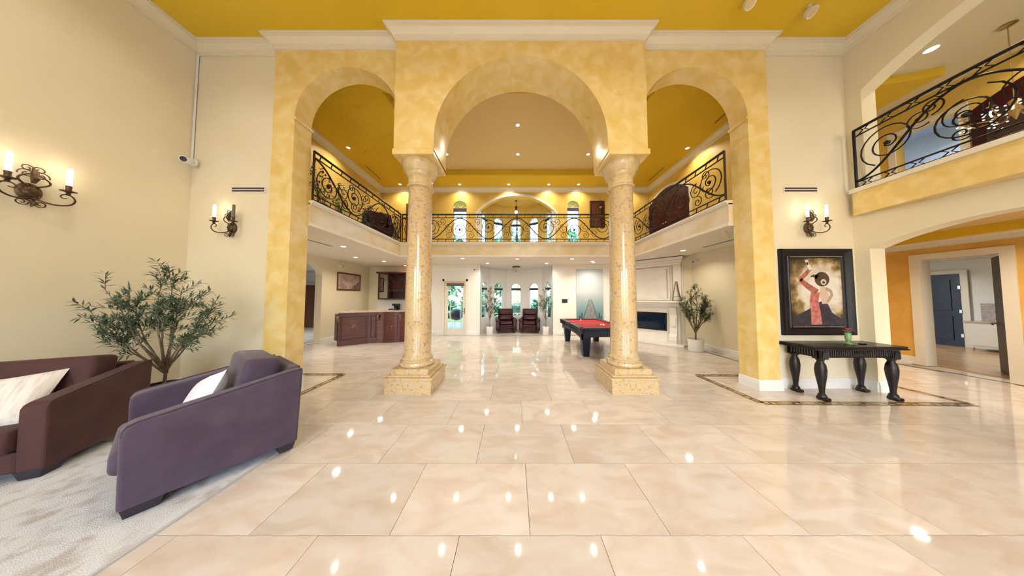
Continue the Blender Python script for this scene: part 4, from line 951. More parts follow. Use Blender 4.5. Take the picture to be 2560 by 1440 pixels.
sk.build('skirt', m_navy, pt_)
for sx in (-1, 1):
    for sy in (-1, 1):
        cx, cy = sx*(hx-0.20), sy*(hy-0.25)
        MB().hexa([(cx-0.075,cy-0.075,0),(cx+0.075,cy-0.075,0),(cx+0.075,cy+0.075,0),(cx-0.075,cy+0.075,0)],
                  [(cx-0.12,cy-0.12,0.60),(cx+0.12,cy-0.12,0.60),(cx+0.12,cy+0.12,0.60),(cx-0.12,cy+0.12,0.60)]).build('leg', m_navy, pt_)
for i, (bx, by, c, nm) in enumerate(((2.28,7.55,(0.9,0.88,0.82),'white cue ball lying alone on the red felt'),(2.42,6.42,(0.8,0.2,0.1),'red and white ball in the cluster on the red felt'),(2.50,6.36,(0.85,0.8,0.7),'ivory ball in the cluster on the red felt'),(2.58,6.42,(0.8,0.45,0.2),'orange ball in the cluster on the red felt'),(2.55,6.30,(0.85,0.82,0.75),'pale ball nearest the column in the cluster on the red felt'))):
    b_ = MB().ball((0,0,0.0286), 0.0286, 12).build('billiard_ball', mat('ball_%d' % i, c, 0.15), None, True, loc=(bx,by,0.725)); tag(b_, nm, 'ball', 'billiard balls')

# ------------------------------------------------------------------ fireplace across the corner
import mathutils
FA = math.atan2(-0.82, 0.73); FX, FY = 4.62, 7.70            # direction of the front, from the mural wall to the right wall
fp = empty('fireplace', (FX, FY, 0), FA, 'limestone fireplace with carved mantel across the corner', 'fireplace')
# local x runs along the front (towards the near end), +y is behind the front, -y the room
MB().box(-1.10,1.00,0.30,0.42,0,ZF).build('chimney_breast', m_limestone, fp)
MB().rbox(-1.15,1.08,-0.28,0.30,0,0.06,0.01).build('hearth', m_limestone, fp)
MB().extrude([(-0.95,0.06),(0.92,0.06),(0.92,1.22),(-0.95,1.22),(-0.95,0.06)][:4], XZ, 0.16, 0.30).build('surround', m_limestone, fp)
fb = MB().box(-0.62,0.56,0.12,0.155,0.42,1.02).build('firebox', m_plastic_k, fp)
MB().box(-0.58,0.52,0.112,0.119,0.46,0.98).build('pane', m_fglass, fb)
MB().box(-0.95,0.92,0.10,0.16,1.03,1.24).build('frieze', m_limestone, fp)
ms = MB().rbox(-1.12,1.08,-0.16,0.30,1.36,1.42,0.012).rbox(-1.06,1.02,-0.10,0.30,1.30,1.36,0.012).rbox(-1.0,0.97,-0.04,0.30,1.23,1.30,0.012); ms.build('mantel_shelf', m_limestone, fp)
for sx in (-0.80, 0.76):
    cb = MB().extrude([(0.14,0.06),(-0.06,0.06),(-0.10,0.16),(-0.08,0.28),(0.0,0.36),(0.03,0.60),(0.02,0.95),(-0.04,1.12),(-0.07,1.22),(0.14,1.22)], lambda u, v, w: (w, u, v), sx-0.10, sx+0.10).build('pilaster', m_limestone, fp)
    MB().lathe([(0.09,-0.105),(0.09,0.105)],18).xf(Matrix.Translation((sx,-0.01,0.16)) @ Matrix.Rotation(PI/2,4,'Y')).build('scroll_foot', m_limestone, cb, True)
    MB().box(sx-0.07,sx+0.07,-0.005,0.03,0.62,0.92).build('panel', m_limestone, cb)
MB().rbox(-0.62,0.55,0.25,0.30,1.50,2.50,0.01).build('overmantel_panel', m_limestone, fp)
om = MB().box(-0.72,0.65,0.24,0.30,1.44,1.50).box(-0.72,0.65,0.24,0.30,2.50,2.56).box(-0.72,-0.66,0.24,0.30,1.5,2.5).box(0.59,0.65,0.24,0.30,1.5,2.5); om.build('overmantel_moulding', m_limestone, fp)
for sx in (-0.95, 0.86): MB().rbox(sx-0.11,sx+0.11,0.18,0.30,1.42,2.60,0.01).build('overmantel_pilaster', m_limestone, fp)
MB().rbox(-1.14,1.05,0.05,0.30,2.76,2.86,0.012).rbox(-1.10,1.01,0.11,0.30,2.68,2.76,0.012).rbox(-1.07,0.98,0.15,0.30,2.60,2.68,0.01).build('cornice', m_limestone, fp)
sp_ = empty('mantel_sculpture', (0,0,0), FA, 'dark metal triangular sculpture standing on the mantel end', 'sculpture')
sp_.location = (FX+0.86*math.cos(FA)-0.08*math.sin(FA), FY+0.86*math.sin(FA)+0.08*math.cos(FA), 1.421)
MB().box(-0.13,0.13,-0.04,0.04,0,0.015).build('base', m_bronze, sp_)
fg = MB(); fg.tube([(-0.11,0,0.015),(-0.02,0,0.62)],0.010,6); fg.tube([(0.11,0,0.015),(0.05,0,0.35),(0.02,0,0.62)],0.016,6); fg.tube([(-0.02,0,0.62),(0.02,0,0.62)],0.010,6); fg.tube([(-0.09,0,0.12),(0.085,0,0.16)],0.006,5); fg.build('figure', m_bronze, sp_)
struct('wall_fireplace', MB().extrude([(3.85,HB+0.1),(5.9,6.75),(5.9,HB+0.2)], XY, 0, ZF), m_hall_cream)

# ------------------------------------------------------------------ pier mural and wall panel
def mural_mat():
    m = bpy.data.materials.new('misty_lake_print'); m.use_nodes = True; nt = m.node_tree; b = nt.nodes['Principled BSDF']; b.inputs['Roughness'].default_value = 0.6
    tc = nt.nodes.new('ShaderNodeTexCoord'); sp = nt.nodes.new('ShaderNodeSeparateXYZ'); nt.links.new(tc.outputs['Object'], sp.inputs[0])
    cr = nt.nodes.new('ShaderNodeValToRGB'); el = cr.color_ramp.elements
    mr = nt.nodes.new('ShaderNodeMapRange'); mr.inputs['From Min'].default_value = 0.3; mr.inputs['From Max'].default_value = 2.72; nt.links.new(sp.outputs['Z'], mr.inputs[0]); nt.links.new(mr.outputs[0], cr.inputs[0])
    el[0].position = 0.0; el[0].color = (0.07,0.22,0.25,1); el[1].position = 1.0; el[1].color = (0.48,0.54,0.57,1)
    for p, c in ((0.25,(0.14,0.30,0.33,1)),(0.42,(0.30,0.42,0.45,1)),(0.6,(0.52,0.57,0.60,1))): e_ = el.new(p); e_.color = c
    nt.links.new(cr.outputs[0], b.inputs['Base Color']); return m
mu = empty('pier_mural', (3.11, HB-0.006, 0), 0, 'tall print of a wooden pier on a misty lake behind the pool table', 'mural')
MB().box(-0.55,0.55,-0.012,0.0,0.36,2.70).build('print', mural_mat(), mu)
dk = pm('print_planks', (0.20,0.20,0.21), (0.32,0.32,0.33)); dd_ = pm('print_posts', (0.05,0.07,0.08))
for i in range(16):
    f0, f1_ = (i/16)**0.75, ((i+0.86)/16)**0.75; w0, w1 = 0.36*(1-f0)+0.03*f0, 0.36*(1-f1_)+0.03*f1_; z0, z1 = 0.36+1.06*f0, 0.36+1.06*f1_
    MB().extrude([(-w0+0.02,z0),(w0+0.02,z0),(w1+0.02,z1),(-w1+0.02,z1)], XZ, -0.0135, -0.012).build('printed_plank', dk, mu)
for f, hgt in ((0.06,0.36),(0.26,0.26)):
    for s in (-1, 1):
        w = 0.46*(1-f)+0.05*f; z = 0.36+1.06*f; q = 0.026*(1-f)+0.006
        MB().box(0.02+s*w-q, 0.02+s*w+q, -0.0145, -0.012, z, z+hgt).build('printed_post', dd_, mu)
for s in (-1, 1):
    MB().extrude([(0.02+s*0.37,0.36),(0.02+s*0.40,0.36),(0.02+s*0.045,1.46),(0.02+s*0.028,1.46)][::s], XZ, -0.0142, -0.012).build('printed_rail', dd_, mu)
wp = empty('wall_panel', (2.08, HB, 1.385), 0, 'small black control panel on the wall beside the mural', 'control panel')
MB().rbox(-0.115,0.115,-0.02,0,-0.08,0.08,0.008).build('casing', m_plastic_k, wp); MB().box(-0.10,0.10,-0.022,-0.019,-0.065,0.065).build('screen', m_black, wp)

# ------------------------------------------------------------------ leather recliners, flush lamp
def recliner(x, y, rz, label):
    o = empty('leather_recliner', (x, y, 0), rz, label, 'recliner', 'leather recliners')
    MB().rbox(-0.30,0.30,-0.34,0.36,0.10,0.36,0.03).build('base', m_leather, o, True)
    MB().rbox(-0.27,0.27,-0.40,0.20,0.34,0.50,0.07,4).build('seat_cushion', m_leather, o, True)
    for k in range(3): MB().rbox(-0.27,0.27,-0.43-0.01*k,-0.36,0.10+0.085*k,0.18+0.085*k,0.03,3).build('footrest_roll', m_leather, o, True)
    for k in range(2):
        M_ = Matrix.Translation((0,0.24,0.62+0.24*k)) @ Matrix.Rotation(math.radians(-12),4,'X')
        MB().rbox(-0.30+0.01*k,0.30-0.01*k,-0.11,0.10,-0.135,0.135,0.07,4,M_).build('back_cushion', m_leather, o, True)
    M_ = Matrix.Translation((0,0.30,0.66)) @ Matrix.Rotation(math.radians(-12),4,'X')
    MB().rbox(-0.34,0.34,-0.05,0.07,-0.40,0.36,0.05,3,M_).build('backrest', m_leather, o, True)
    for s in (-1, 1):
        MB().rbox(s*0.37-0.075,s*0.37+0.075,-0.38,0.34,0.10,0.52,0.03,2).build('arm_panel', m_leather, o, True)
        ar = MB().lathe([(0.03,-0.40),(0.085,-0.385),(0.088,0.33),(0.03,0.345)],16).xf(Matrix.Translation((s*0.38,0,0.55)) @ Matrix.Rotation(-PI/2,4,'X') ).build('rolled_arm', m_leather, o, True)
        for yy in (-0.32, 0.28): MB().lathe([(0.022,0),(0.03,0.02),(0.035,0.10)],12,(s*0.34,yy,0)).build('leg', m_cherry_d, o, True)
recliner(-0.36, 9.84, 0.10, 'oxblood leather recliner in the bay, on the glass door side')
recliner(0.70, 9.84, -0.10, 'oxblood leather recliner in the bay, on the mural side')
fl_ = empty('flush_ceiling_lamp', (0.10, 9.55, ZF), 0, 'bronze flush ceiling lamp with a frosted bowl in front of the bay', 'ceiling lamp')
MB().lathe([(0.15,0),(0.175,-0.02),(0.17,-0.06),(0.15,-0.075)],24).build('pan', m_bronze, fl_, True)
MB().lathe([(0.165,-0.06),(0.15,-0.13),(0.10,-0.18),(0.03,-0.205),(0.001,-0.207)],24,cap=False).build('bowl', mat('frosted_glass',(0.55,0.50,0.44),0.4), fl_, True)
MB().lathe([(0.015,-0.20),(0.02,-0.215),(0.012,-0.235),(0.001,-0.25)],12,cap=False).build('finial', m_bronze, fl_, True)
pd = empty('pendant_lantern', (0.10, 9.9, CE-0.15), 0, 'small bronze pendant lamp hanging in the upper bay arch', 'pendant lamp')
MB().lathe([(0.05,0),(0.06,-0.02),(0.01,-0.03)],14).build('canopy', m_bronze, pd, True); MB().tube([(0,0,-0.02),(0,0,-0.26)],0.008,6).build('stem', m_bronze, pd)
MB().lathe([(0.012,-0.24),(0.05,-0.27),(0.06,-0.34),(0.03,-0.42),(0.045,-0.46),(0.02,-0.47)],14).build('body', m_bronze, pd, True)
MB().ball((0,0,-0.53),0.065,12).build('globe', m_lens, pd, True)

# ------------------------------------------------------------------ bar counter and cabinets
bc = empty('bar_counter', (-4.8, 7.6, 0), 0, 'curved cherry wood bar counter with carved panels beside the column', 'bar counter')
front = [(-5.55,6.98),(-4.90,7.46),(-4.62,7.50)] + [(-4.62+0.95*math.sin(a*PI/2/8), 7.50-0.04+ 0.04*math.cos(a*PI/2/8) + 0.55*(1-math.cos(a*PI/2/8))) for a in range(1,9)]
fp_l = [(x+4.8, y-7.6) for x, y in front]
def offs(P, d):
    R_ = []
    for i, p in enumerate(P):
        a = Vector(P[max(0,i-1)]); b = Vector(P[min(len(P)-1,i+1)]); t_ = (b-a).normalized(); R_.append((p[0]-t_.y*d, p[1]+t_.x*d))
    return R_
body = fp_l + offs(fp_l, 0.55)[::-1]
MB().extrude(body, XY, 0.0, 1.02).build('body', m_cherry, bc)
topo = offs(fp_l, -0.06); topi = offs(fp_l, 0.62)
MB().extrude(topo + topi[::-1], XY, 1.04, 1.075).build('worktop', m_granite, bc)
MB().extrude(offs(fp_l,-0.025) + offs(fp_l,0.55)[::-1], XY, 1.00, 1.04).build('cornice', m_cherry, bc)
MB().extrude(offs(fp_l,-0.02) + offs(fp_l,0.1)[::-1], XY, 0.0, 0.10).build('kick_board', m_cherry, bc)
def panel(p, q, z0, z1, orn):
    p, q = Vector((*p,0)), Vector((*q,0)); d_ = (q-p); L_ = d_.length; d_.normalize(); n_ = Vector((d_.y,-d_.x,0))
    M_ = Matrix(((d_.x,-n_.x,0,p.x),(d_.y,-n_.y,0,p.y),(0,0,1,0),(0,0,0,1)))
    fr_ = MB().box(0.05,L_-0.05,-0.014,0,z0,z0+0.03).box(0.05,L_-0.05,-0.014,0,z1-0.03,z1).box(0.05,0.08,-0.014,0,z0,z1).box(L_-0.08,L_-0.05,-0.014,0,z0,z1).xf(M_).build('panel_frame', m_cherry_d, bc)
    if orn:
        c_ = MB(); cx, cz = L_/2, (z0+z1)/2; s_ = orn
        for k in range(11):
            a = PI*(k/10); r_2 = s_*(0.13 if k % 2 == 0 else 0.10)
            c_.tube([(cx+0.03*math.cos(a)*s_,-0.01,cz+0.02),(cx+r_2*1.15*math.cos(a),-0.016,cz+0.02+r_2*math.sin(a))],[0.010*s_,0.006*s_],5)
        for sg in (-1, 1):
            c_.tube([(cx+sg*u, -0.012, cz-0.02-v) for u, v in spiral(0.09*s_, 0.05*s_, 0.06*s_, 0.015*s_, 0, 1.2, 16)], 0.008*s_, 5)
            c_.tube([(cx+sg*0.01,-0.012,cz),(cx+sg*0.10*s_,-0.014,cz-0.02),(cx+sg*0.17*s_,-0.012,cz+0.02)],[0.012*s_,0.009*s_,0.003],5)
        c_.tube([(cx,-0.012,cz),(cx,-0.016,cz-0.09*s_),(cx,-0.012,cz-0.15*s_)],[0.014*s_,0.010*s_,0.003],5); c_.ball((cx,-0.014,cz),0.028*s_,8)
        c_.xf(M_).build('carving', m_carve, fr_, True)
panel(fp_l[0], fp_l[1], 0.18, 0.92, 1.25); panel(fp_l[1], fp_l[2], 0.18, 0.92, 0); panel(fp_l[3], fp_l[6], 0.18, 0.92, 1.0); panel(fp_l[7], fp_l[10], 0.18, 0.92, 0.9)
for p in (fp_l[0], fp_l[2], fp_l[6]):
    cb = MB(); cb.tube([(p[0]+0.03,p[1]-0.02,0.94),(p[0]+0.03,p[1]-0.06,0.90),(p[0]+0.03,p[1]-0.04,0.82),(p[0]+0.03,p[1]-0.02,0.74)],[0.03,0.035,0.022,0.010],8); cb.build('corbel', m_carve, bc, True)
sd_ = MB().hexa([(-1.02,-0.42,0.16),(-0.80,-0.60,0.16),(-0.76,-0.56,0.16),(-0.98,-0.38,0.16)], [(-1.02,-0.42,1.0),(-0.80,-0.60,1.0),(-0.76,-0.56,1.0),(-0.98,-0.38,1.0)]); sd_.build('open_gate', m_cherry_d, bc)
MB().box(-0.86,-0.83,-0.50,-0.47,0.0,0.16).build('gate_foot', m_plastic_k, bc)
bk_ = empty('back_bar', (-4.90, 9.41, 0), 0, 'low white back counter behind the bar', 'counter')
MB().box(-1.1,1.1,-0.25,0.27,0,0.90).build('cabinet_body', m_cherry, bk_); MB().rbox(-1.12,1.12,-0.28,0.27,0.90,0.94,0.01).build('worktop', m_granite, bk_); MB().box(-1.1,1.1,0.25,0.275,0.94,1.42).build('backsplash', m_white_wall, bk_)
cf = empty('coffee_maker', (-4.98, 9.34, 0.94), 0, 'black coffee maker on the back counter under the wine cabinet', 'coffee maker')
MB().rbox(-0.12,0.12,-0.14,0.10,0,0.05,0.01).build('base', m_plastic_k, cf); MB().rbox(-0.12,0.12,0.0,0.10,0.05,0.32,0.02).build('tank', m_plastic_k, cf); MB().rbox(-0.12,0.12,-0.14,0.10,0.24,0.33,0.02).build('head', m_plastic_k, cf)
MB().lathe([(0.05,0.05),(0.065,0.08),(0.06,0.16),(0.045,0.18)],16,(0,-0.06,0)).build('carafe', m_fglass, cf, True); MB().rbox(-0.30,-0.14,-0.10,0.06,0,0.12,0.03).build('side_box', m_plastic_k, cf)
wc = empty('wine_cabinet', (-5.02, 9.685, 1.45), 0, 'dark cherry wall cabinet with a diagonal wine lattice above the bar', 'cabinet')
MB().box(-0.74,0.74,-0.02,0,0,1.15).build('back_panel', m_cherry_d, wc)
f = MB().box(-0.76,-0.70,-0.34,0,0,1.15).box(0.70,0.76,-0.34,0,0,1.15).box(-0.76,0.76,-0.34,0,0,0.05).box(-0.76,0.76,-0.34,0,1.08,1.15).box(-0.36,-0.31,-0.34,0,0,1.15).box(-0.31,0.70,-0.33,0,0.34,0.38); f.build('carcass', m_cherry_d, wc)
MB().rbox(-0.82,0.82,-0.40,0,1.10,1.17,0.015).build('crown', m_cherry, wc)
MB().box(-0.70,-0.36,-0.335,-0.328,0.05,1.08).build('pane', glass_mat('cabinet_glass',(0.55,0.6,0.68),0.35), wc)
for k in range(10):
    x0 = -0.31 + 0.112*k
    for s in (1, -1):
        a_, b_ = (x0, 0.38), (x0 + s*0.70, 1.08)
        # clip to the frame
        def clip(a, b):
            (xa, za), (xb, zb) = a, b; lo, hi = -0.31, 0.70
            if xa > xb: (xa, za), (xb, zb) = (xb, zb), (xa, za)
            if xb <= lo or xa >= hi: return None
            if xa < lo: za += (zb-za)*(lo-xa)/(xb-xa); xa = lo
            if xb > hi: zb = za + (zb-za)*(hi-xa)/(xb-xa); xb = hi
            return (xa, za), (xb, zb)
        c_ = clip(a_, b_)
        if c_ and abs(c_[0][0]-c_[1][0]) > 0.05: MB().tube([(c_[0][0],-0.31+0.012*s,c_[0][1]),(c_[1][0],-0.31+0.012*s,c_[1][1])],0.012,4).build('lattice_slat', m_cherry, wc)
mp_ = empty('framed_map', (-6.40, 8.53, 2.13), PI/2, 'framed sepia map on the cream wall above the bar', 'picture')
mitred_frame(0.60, 0.335, 0.055, 0.035, [(0,0.8),(0.4,1.0),(1,0.5)], m_walnut, mp_, 'frame')
MB().box(-0.55,0.55,-0.012,-0.008,-0.285,0.285).build('print', mat('sepia_map',(0.42,0.30,0.27),0.5,c2=(0.60,0.46,0.42),scale=4,lo=0.42,hi=0.55), mp_)
MB().extrude([(0.12,-0.27),(0.52,-0.27),(0.52,0.02),(0.40,-0.02),(0.34,-0.10),(0.22,-0.12)], XZ, -0.0135, -0.012).build('printed_coast', mat('map_dark',(0.12,0.07,0.06),0.5,c2=(0.30,0.2,0.17),scale=14), mp_)
MB().extrude([(-0.45,-0.24),(-0.10,-0.26),(-0.16,-0.16),(-0.30,-0.10),(-0.40,0.0)], XZ, -0.0135, -0.012).build('printed_land', mat('map_mid',(0.28,0.18,0.16),0.5,c2=(0.48,0.36,0.32),scale=14), mp_)
d2 = empty('door_2', (-10.6, 11.27, 0.0), 0, kind='structure'); d2['label'] = 'brown wooden door in the white side room'
MB().box(-0.45,0.45,-0.05,0,0,2.16).build('leaf', m_walnut, d2); MB().box(-0.55,-0.45,-0.06,0,0,2.26).box(0.45,0.55,-0.06,0,0,2.26).box(-0.45,0.45,-0.06,0,2.16,2.26).build('casing', m_white, d2)
for z0, z1 in ((0.2,0.95),(1.1,2.0)): MB().rbox(-0.30,0.30,-0.06,-0.045,z0,z1,0.01).build('panel', m_walnut, d2)

# ------------------------------------------------------------------ things on the upper floor
d3 = empty('door_3', (HR-0.008, 8.08, ZS-0.055), -PI/2, kind='structure'); d3['label'] = 'wide arched mahogany double door on the upper floor'
# local: x towards -Y (nearer), -y into the room
oa = seg_arc(-1.10, 1.10, 1.80, 0.48, 20)
for s in (-1, 1):
    half = [(0.005*s,0)] + [(1.10*s,0)] + [(x, z) for x, z in (oa[::-1] if s > 0 else oa) if x*s > 0.02] + [(0.005*s,2.28)]
    lf_ = MB().extrude(half, XZ, -0.04, 0).build('leaf', m_reddoor, d3)
    for z0, z1 in ((0.15,0.75),(0.9,1.62)):
        xa, xb = sorted((0.14*s, 0.92*s)); MB().rbox(xa,xb,-0.052,-0.036,z0,z1,0.012).build('panel', m_reddoor, lf_)
    MB().ball((0.07*s,-0.075,1.0),0.03,10).build('knob', m_gold, lf_, True)
oa2 = seg_arc(-1.22, 1.22, 1.80, 0.58, 20)
MB().extrude([(-1.22,0)] + oa2 + [(1.22,0),(1.10,0)] + oa[::-1] + [(-1.10,0)], XZ, -0.03, 0).build('casing', m_cream, d3)
cp = empty('carved_panel', (3.47, HB, 4.99), 0, 'carved walnut panel with gilt ornaments on the upper back wall', 'wall panel')
MB().box(-0.30,0.30,-0.03,0,-0.55,0.55).build('board', m_walnut, cp); mitred_frame(0.31,0.56,0.06,0.06,[(0,0.7),(0.4,1),(1,0.5)], m_cherry_d, cp, 'frame')
for z in (-0.22, 0.0, 0.22): MB().box(-0.24,0.05,-0.04,-0.03,z-0.09,z+0.09).build('inset', m_walnut, cp)
for z in (0.28, -0.05): MB().ball((0.14,-0.05,z),0.06,10,1,0.4,1).build('gilt_boss', m_gold, cp, True)
cvv = MB()
for k in range(12): cvv.tube([(0.12+0.03*math.sin(k),-0.045,-0.5+0.08*k),(0.22+0.05*math.sin(k*2),-0.06,-0.44+0.08*k)],[0.03,0.015],5)
cvv.build('carved_vine', m_cherry_d, cp, True)
def upright_plant(label, base, h_, n, m_l, m_f, fl_n, rng, spread=0.35, potm=None, name='balcony_plant', pr=0.16, ph=0.28):
    R = random.Random(rng); o = empty(name, base, 0, label, 'plant', 'balcony plants')
    MB().lathe([(pr*0.7,0),(pr,ph*0.6),(pr*0.9,ph),(pr*0.8,ph),(pr*0.85,ph*0.6),(0.001,ph*0.8)],18,cap=False).build('pot', potm or m_pot_k, o, True)
    st = MB(); lf = MB(); ff = MB()
    for i in range(n):
        a = R.uniform(0,2*PI); sp = R.uniform(0.1,1)*spread; hh = h_*R.uniform(0.55,1.0)
        P = [Vector((0.03*math.cos(a),0.03*math.sin(a),ph*0.8)), Vector((sp*0.4*math.cos(a),sp*0.4*math.sin(a),ph+hh*0.5)), Vector((sp*math.cos(a),sp*math.sin(a),ph+hh))]
        st.tube(P, [0.007,0.005,0.002], 4)
        for k in range(8):
            f_ = 0.2+0.8*k/8; p = P[0].lerp(P[1],f_*2) if f_ < 0.5 else P[1].lerp(P[2],f_*2-1)
            leaf(lf, p, Vector((R.uniform(-1,1),R.uniform(-1,1),R.uniform(-0.1,0.9))), R.uniform(0.08,0.18), 0.016, Vector((0,0,1)))
        if fl_n:
            for k in range(fl_n): 
                p = P[2] + Vector((R.uniform(-.05,.05),R.uniform(-.05,.05),R.uniform(-0.22,0.02)))
                leaf(ff, p, Vector((R.uniform(-1,1),R.uniform(-1,1),R.uniform(-0.3,1))), 0.06, 0.022, Vector((0,0,1)))
    st.build('stems', m_bark, o); lf.build('foliage', m_l, o, kind='stuff')
    if fl_n: ff.build('blossoms', m_f, o, kind='stuff')
upright_plant('plant with violet blossoms on the balcony nearest the left archway', (-4.25,4.75,ZS-0.055), 0.75, 9, m_hedge, m_purpleflower, 7, 21, 0.45)
upright_plant('tall green plant halfway along the balcony over the bar', (-4.6,5.75,ZS-0.055), 0.9, 12, m_hedge, None, 0, 22, 0.35)
upright_plant('violet flower spray further along the balcony over the bar', (-4.15,6.0,ZS-0.055), 0.55, 6, m_hedge, m_purpleflower, 8, 23, 0.25)
upright_plant('bare red twig arrangement in an urn at the far end of the balcony', (-4.35,8.0,ZS-0.055), 1.15, 16, m_bark, m_redflower, 3, 24, 0.5, m_gold)
ch = empty('wing_chair', (-4.35, 6.95, ZS-0.055), 0.6, 'dark red wing chair on the balcony behind the railing', 'chair')
MB().rbox(-0.33,0.33,-0.32,0.30,0.18,0.42,0.05,3).build('seat', m_leather, ch, True); MB().rbox(-0.33,0.33,0.22,0.34,0.30,1.05,0.05,3).build('backrest', m_leather, ch, True)
for s in (-1,1):
    MB().rbox(s*0.36-0.06,s*0.36+0.06,-0.30,0.32,0.18,0.62,0.05,3).build('arm', m_leather, ch, True); MB().rbox(s*0.34-0.04,s*0.34+0.04,0.06,0.30,0.60,0.98,0.04,3).build('wing', m_leather, ch, True)
    for yy in (-0.26,0.26): MB().lathe([(0.018,0),(0.03,0.19)],10,(s*0.28,yy,0)).build('leg', m_cherry_d, ch, True)
d4 = empty('door_4', (-3.95, HB-0.005, ZS-0.055), 0, kind='structure'); d4['label'] = 'tall dark wooden door on the upper back wall behind the column'
MB().box(-0.45,0.45,-0.04,0,0,2.05).build('leaf', m_cherry_d, d4); MB().box(-0.53,-0.45,-0.05,0,0,2.13).box(0.45,0.53,-0.05,0,0,2.13).box(-0.45,0.45,-0.05,0,2.05,2.13).build('casing', m_walnut, d4)

# ------------------------------------------------------------------ beyond the right wall
dl = empty('door_5', (9.50, 4.20, 0), math.radians(31), kind='structure'); dl['label'] = 'dark door standing open in the white cased doorway'
MB().box(0.0,0.85,0.0,0.048,0.01,2.38).build('leaf', m_cherry_d, dl)
for z in (0.35,0.95,1.58,2.18): MB().box(0.02,0.13,0.046,0.056,z-0.05,z+0.05).build('hinge', m_steel, dl)
MB().tube([(0.78,0.05,1.0),(0.78,0.10,1.0),(0.68,0.10,0.97)],0.012,6).build('lever', m_bronze, dl)
dd2 = empty('door_6', (13.97, 7.27, 0), -PI/2, kind='structure'); dd2['label'] = 'blue-black panelled door across the oak floored room'
MB().box(-0.42,0.40,-0.04,0,0.0,2.28).build('leaf', m_darkdoor, dd2)
for z0, z1 in ((0.18,0.95),(1.12,2.12)): MB().rbox(-0.28,0.26,-0.055,-0.035,z0,z1,0.012).build('panel', m_darkdoor, dd2)
MB().box(-0.54,-0.42,-0.03,0,0,2.40).box(0.40,0.52,-0.03,0,0,2.40).box(-0.42,0.40,-0.03,0,2.28,2.40).build('casing', m_white, dd2)
for z in (0.35,1.1,1.85): MB().box(0.37,0.41,-0.05,-0.035,z-0.05,z+0.05).build('hinge', m_steel, dd2)
MB().tube([(-0.36,-0.04,1.0),(-0.36,-0.09,1.0),(-0.26,-0.09,1.0)],0.012,6).build('lever', m_steel, dd2)
va = empty('vanity_cabinet', (13.72, 6.05, 0), -PI/2, 'small white cabinet with a stone top across the oak floored room', 'cabinet')
MB().box(-0.55,0.55,-0.26,0.26,0.08,0.80).build('body', m_white, va); MB().rbox(-0.58,0.58,-0.29,0.27,0.80,0.84,0.008).build('worktop', m_granite, va)
for s in (-1,1): dr = MB().rbox(s*0.27-0.24,s*0.27+0.24,-0.275,-0.255,0.14,0.76,0.01).build('door', m_white, va); MB().ball((s*0.06,-0.29,0.5),0.012,8).build('knob', m_steel, dr)
MB().box(-0.55,0.55,0.24,0.26,0.84,1.36).build('backsplash', mat('mosaic_splash',(0.30,0.22,0.18),0.3,c2=(0.5,0.4,0.34),scale=30), va)
tw_ = empty('light_switch', (13.995, 6.78, 1.15), -PI/2, 'white light switch plate beside the dark door', 'switch'); MB().rbox(-0.05,0.05,-0.01,0,-0.06,0.06,0.004).build('plate', m_plastic_w, tw_); MB().box(-0.015,0.015,-0.016,-0.009,-0.03,0.03).build('rocker', m_plastic_w, tw_)
# upper right room: dark arched door and chandelier
d7 = empty('door_7', (9.295, 3.30, 3.40), -PI/2, kind='structure'); d7['label'] = 'dark arched double door on the upper right landing'
oa = seg_arc(-1.02, 1.02, 1.90, 0.35, 20)
MB().extrude([(-1.02,0)] + oa + [(1.02,0)], XZ, -0.05, 0).build('leaf', m_reddoor, d7)
for s in (-1,1): MB().rbox(min(0.12*s,0.88*s),max(0.12*s,0.88*s),-0.062,-0.045,0.15,1.75,0.012).build('panel', m_cherry_d, d7)
chd = empty('crystal_chandelier', (8.25, 3.50, CE), 0, 'crystal chandelier with gilt rosettes behind the small balcony', 'chandelier')
MB().lathe([(0.07,0),(0.08,-0.02),(0.012,-0.05)],16).build('canopy', m_gold, chd, True); MB().tube([(0,0,-0.04),(0,0,-1.30)],0.006,6).build('chain', m_gold, chd)
MB().lathe([(0.01,-0.72),(0.05,-0.76),(0.03,-0.84),(0.07,-0.92),(0.03,-1.0),(0.005,-1.08)],16,(0,0,-0.55)).build('hub', m_gold, chd, True)
for k in range(8):
    a = 2*PI*k/8; ca, sa = math.cos(a), math.sin(a)
    am = MB().tube([(0.03*ca,0.03*sa,-1.45),(0.18*ca,0.18*sa,-1.55),(0.32*ca,0.32*sa,-1.53),(0.40*ca,0.40*sa,-1.43)],[0.010,0.009,0.008,0.006],6).build('arm', m_gold, chd, True)
    MB().lathe([(0.012,0),(0.04,0.015),(0.012,0.02),(0.012,0.10)],10,(0.40*ca,0.40*sa,-1.43)).build('candle_cup', m_gold, am, True)
    cr_ = MB()
    for j in range(5): cr_.ball((0.40*ca+0.05*math.cos(j*1.7),0.40*sa+0.05*math.sin(j*1.7),-1.48-0.04*(j%4)),0.013,6); cr_.ball((0.20*ca+0.04*math.cos(j*2.1),0.20*sa+0.04*math.sin(j*2.1),-1.40-0.05*(j%4)),0.012,6)
    cr_.build('crystals', m_crystal, am)

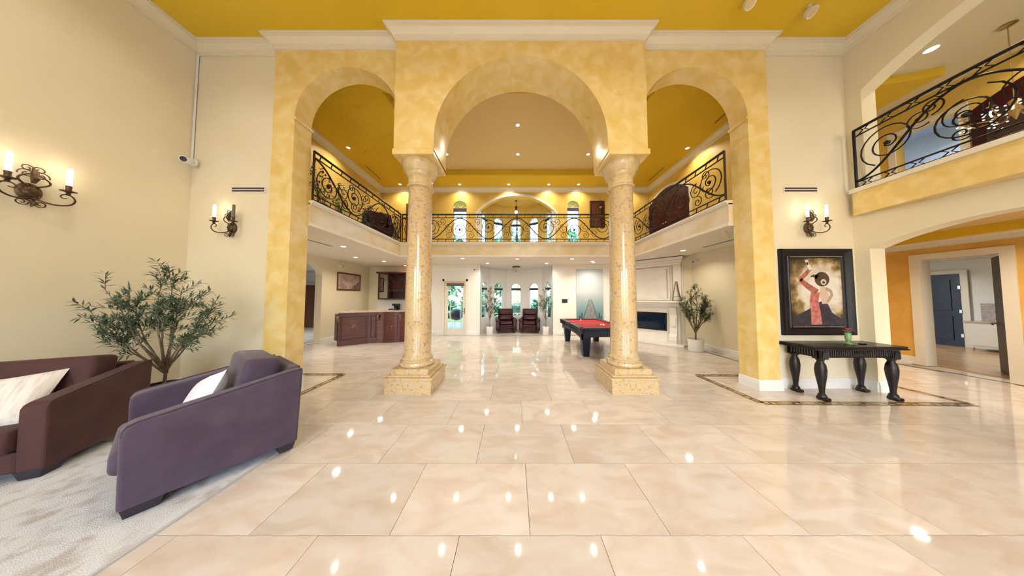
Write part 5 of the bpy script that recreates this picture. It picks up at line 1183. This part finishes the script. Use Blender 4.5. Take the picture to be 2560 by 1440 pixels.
# ------------------------------------------------------------------ garden
def bush(label, x, y, rx, ry, rz_, seed, cat='shrub', name='garden_shrub', trunk=None):
    R = random.Random(seed); o = empty(name, (x, y, -0.15), 0, label, cat, 'garden planting'); mb = MB()
    z0 = trunk or 0.0
    for i in range(420):
        u, v = R.uniform(0,2*PI), math.acos(R.uniform(-1,1)); s_ = R.uniform(0.75,1.05)
        n_ = Vector((math.cos(u)*math.sin(v), math.sin(u)*math.sin(v), math.cos(v))); p = Vector((n_.x*rx*s_, n_.y*ry*s_, z0 + rz_ + n_.z*rz_*s_))
        leaf(mb, p, n_ + Vector((R.uniform(-.8,.8),R.uniform(-.8,.8),R.uniform(-.2,.9))), 0.34*max(0.5,rx/1.2), 0.12*max(0.5,rx/1.2), Vector((R.uniform(-1,1),R.uniform(-1,1),1)))
    core = MB().ball((0,0,z0+rz_), 1.0, 14, rx*0.85, ry*0.85, rz_*0.85); core.build('crown', m_hedge, o, True); mb.build('foliage', m_hedge, o, kind='stuff')
    if trunk: MB().tube([(0,0,0),(0.05,0,trunk*0.6),(0,0,trunk+0.3)],[0.14,0.11,0.08],8).build('trunk', m_bark, o)
bush('rounded green shrub outside the middle bay window', 0.35, 14.2, 0.9, 0.7, 0.65, 31)
bush('rounded green shrub outside the bay window on the mural side', 2.6, 15.5, 1.4, 1.0, 0.75, 32)
bush('tall leafy shrub outside the bay window on the glass door side', -2.3, 15.0, 1.2, 0.9, 1.15, 33)
bush('bushy garden tree far behind the bay, on the glass door side', -8.4, 24, 3.4, 2.2, 3.4, 34, 'tree', 'garden_tree', 1.6)
bush('bushy garden tree far behind the bay, on the mural side', 5.0, 23, 2.8, 2.2, 3.3, 35, 'tree', 'garden_tree', 1.8)
bush('bushy garden tree straight behind the bay', -0.6, 27, 3.0, 2.2, 3.6, 36, 'tree', 'garden_tree', 1.8)
bush('low hedge shrub beyond the terrace outside the glass door', -7.0, 18, 2.0, 1.2, 0.7, 37)
gr = empty('kettle_grill', (-3.02, 11.6, -0.10), 0, 'dark covered kettle grill on the terrace outside the glass door', 'grill')
MB().lathe([(0.05,0.42),(0.26,0.50),(0.36,0.66),(0.37,0.76),(0.36,0.78)],22).build('bowl', m_plastic_k, gr, True); MB().lathe([(0.37,0.77),(0.34,0.88),(0.22,0.98),(0.04,1.02),(0.001,1.02)],22,cap=False).build('lid', m_plastic_k, gr, True)
for k in range(3): a = 2*PI*k/3; MB().tube([(0.2*math.cos(a),0.2*math.sin(a),0.50),(0.36*math.cos(a),0.36*math.sin(a),0.0)],0.014,6).build('leg', m_steel, gr)
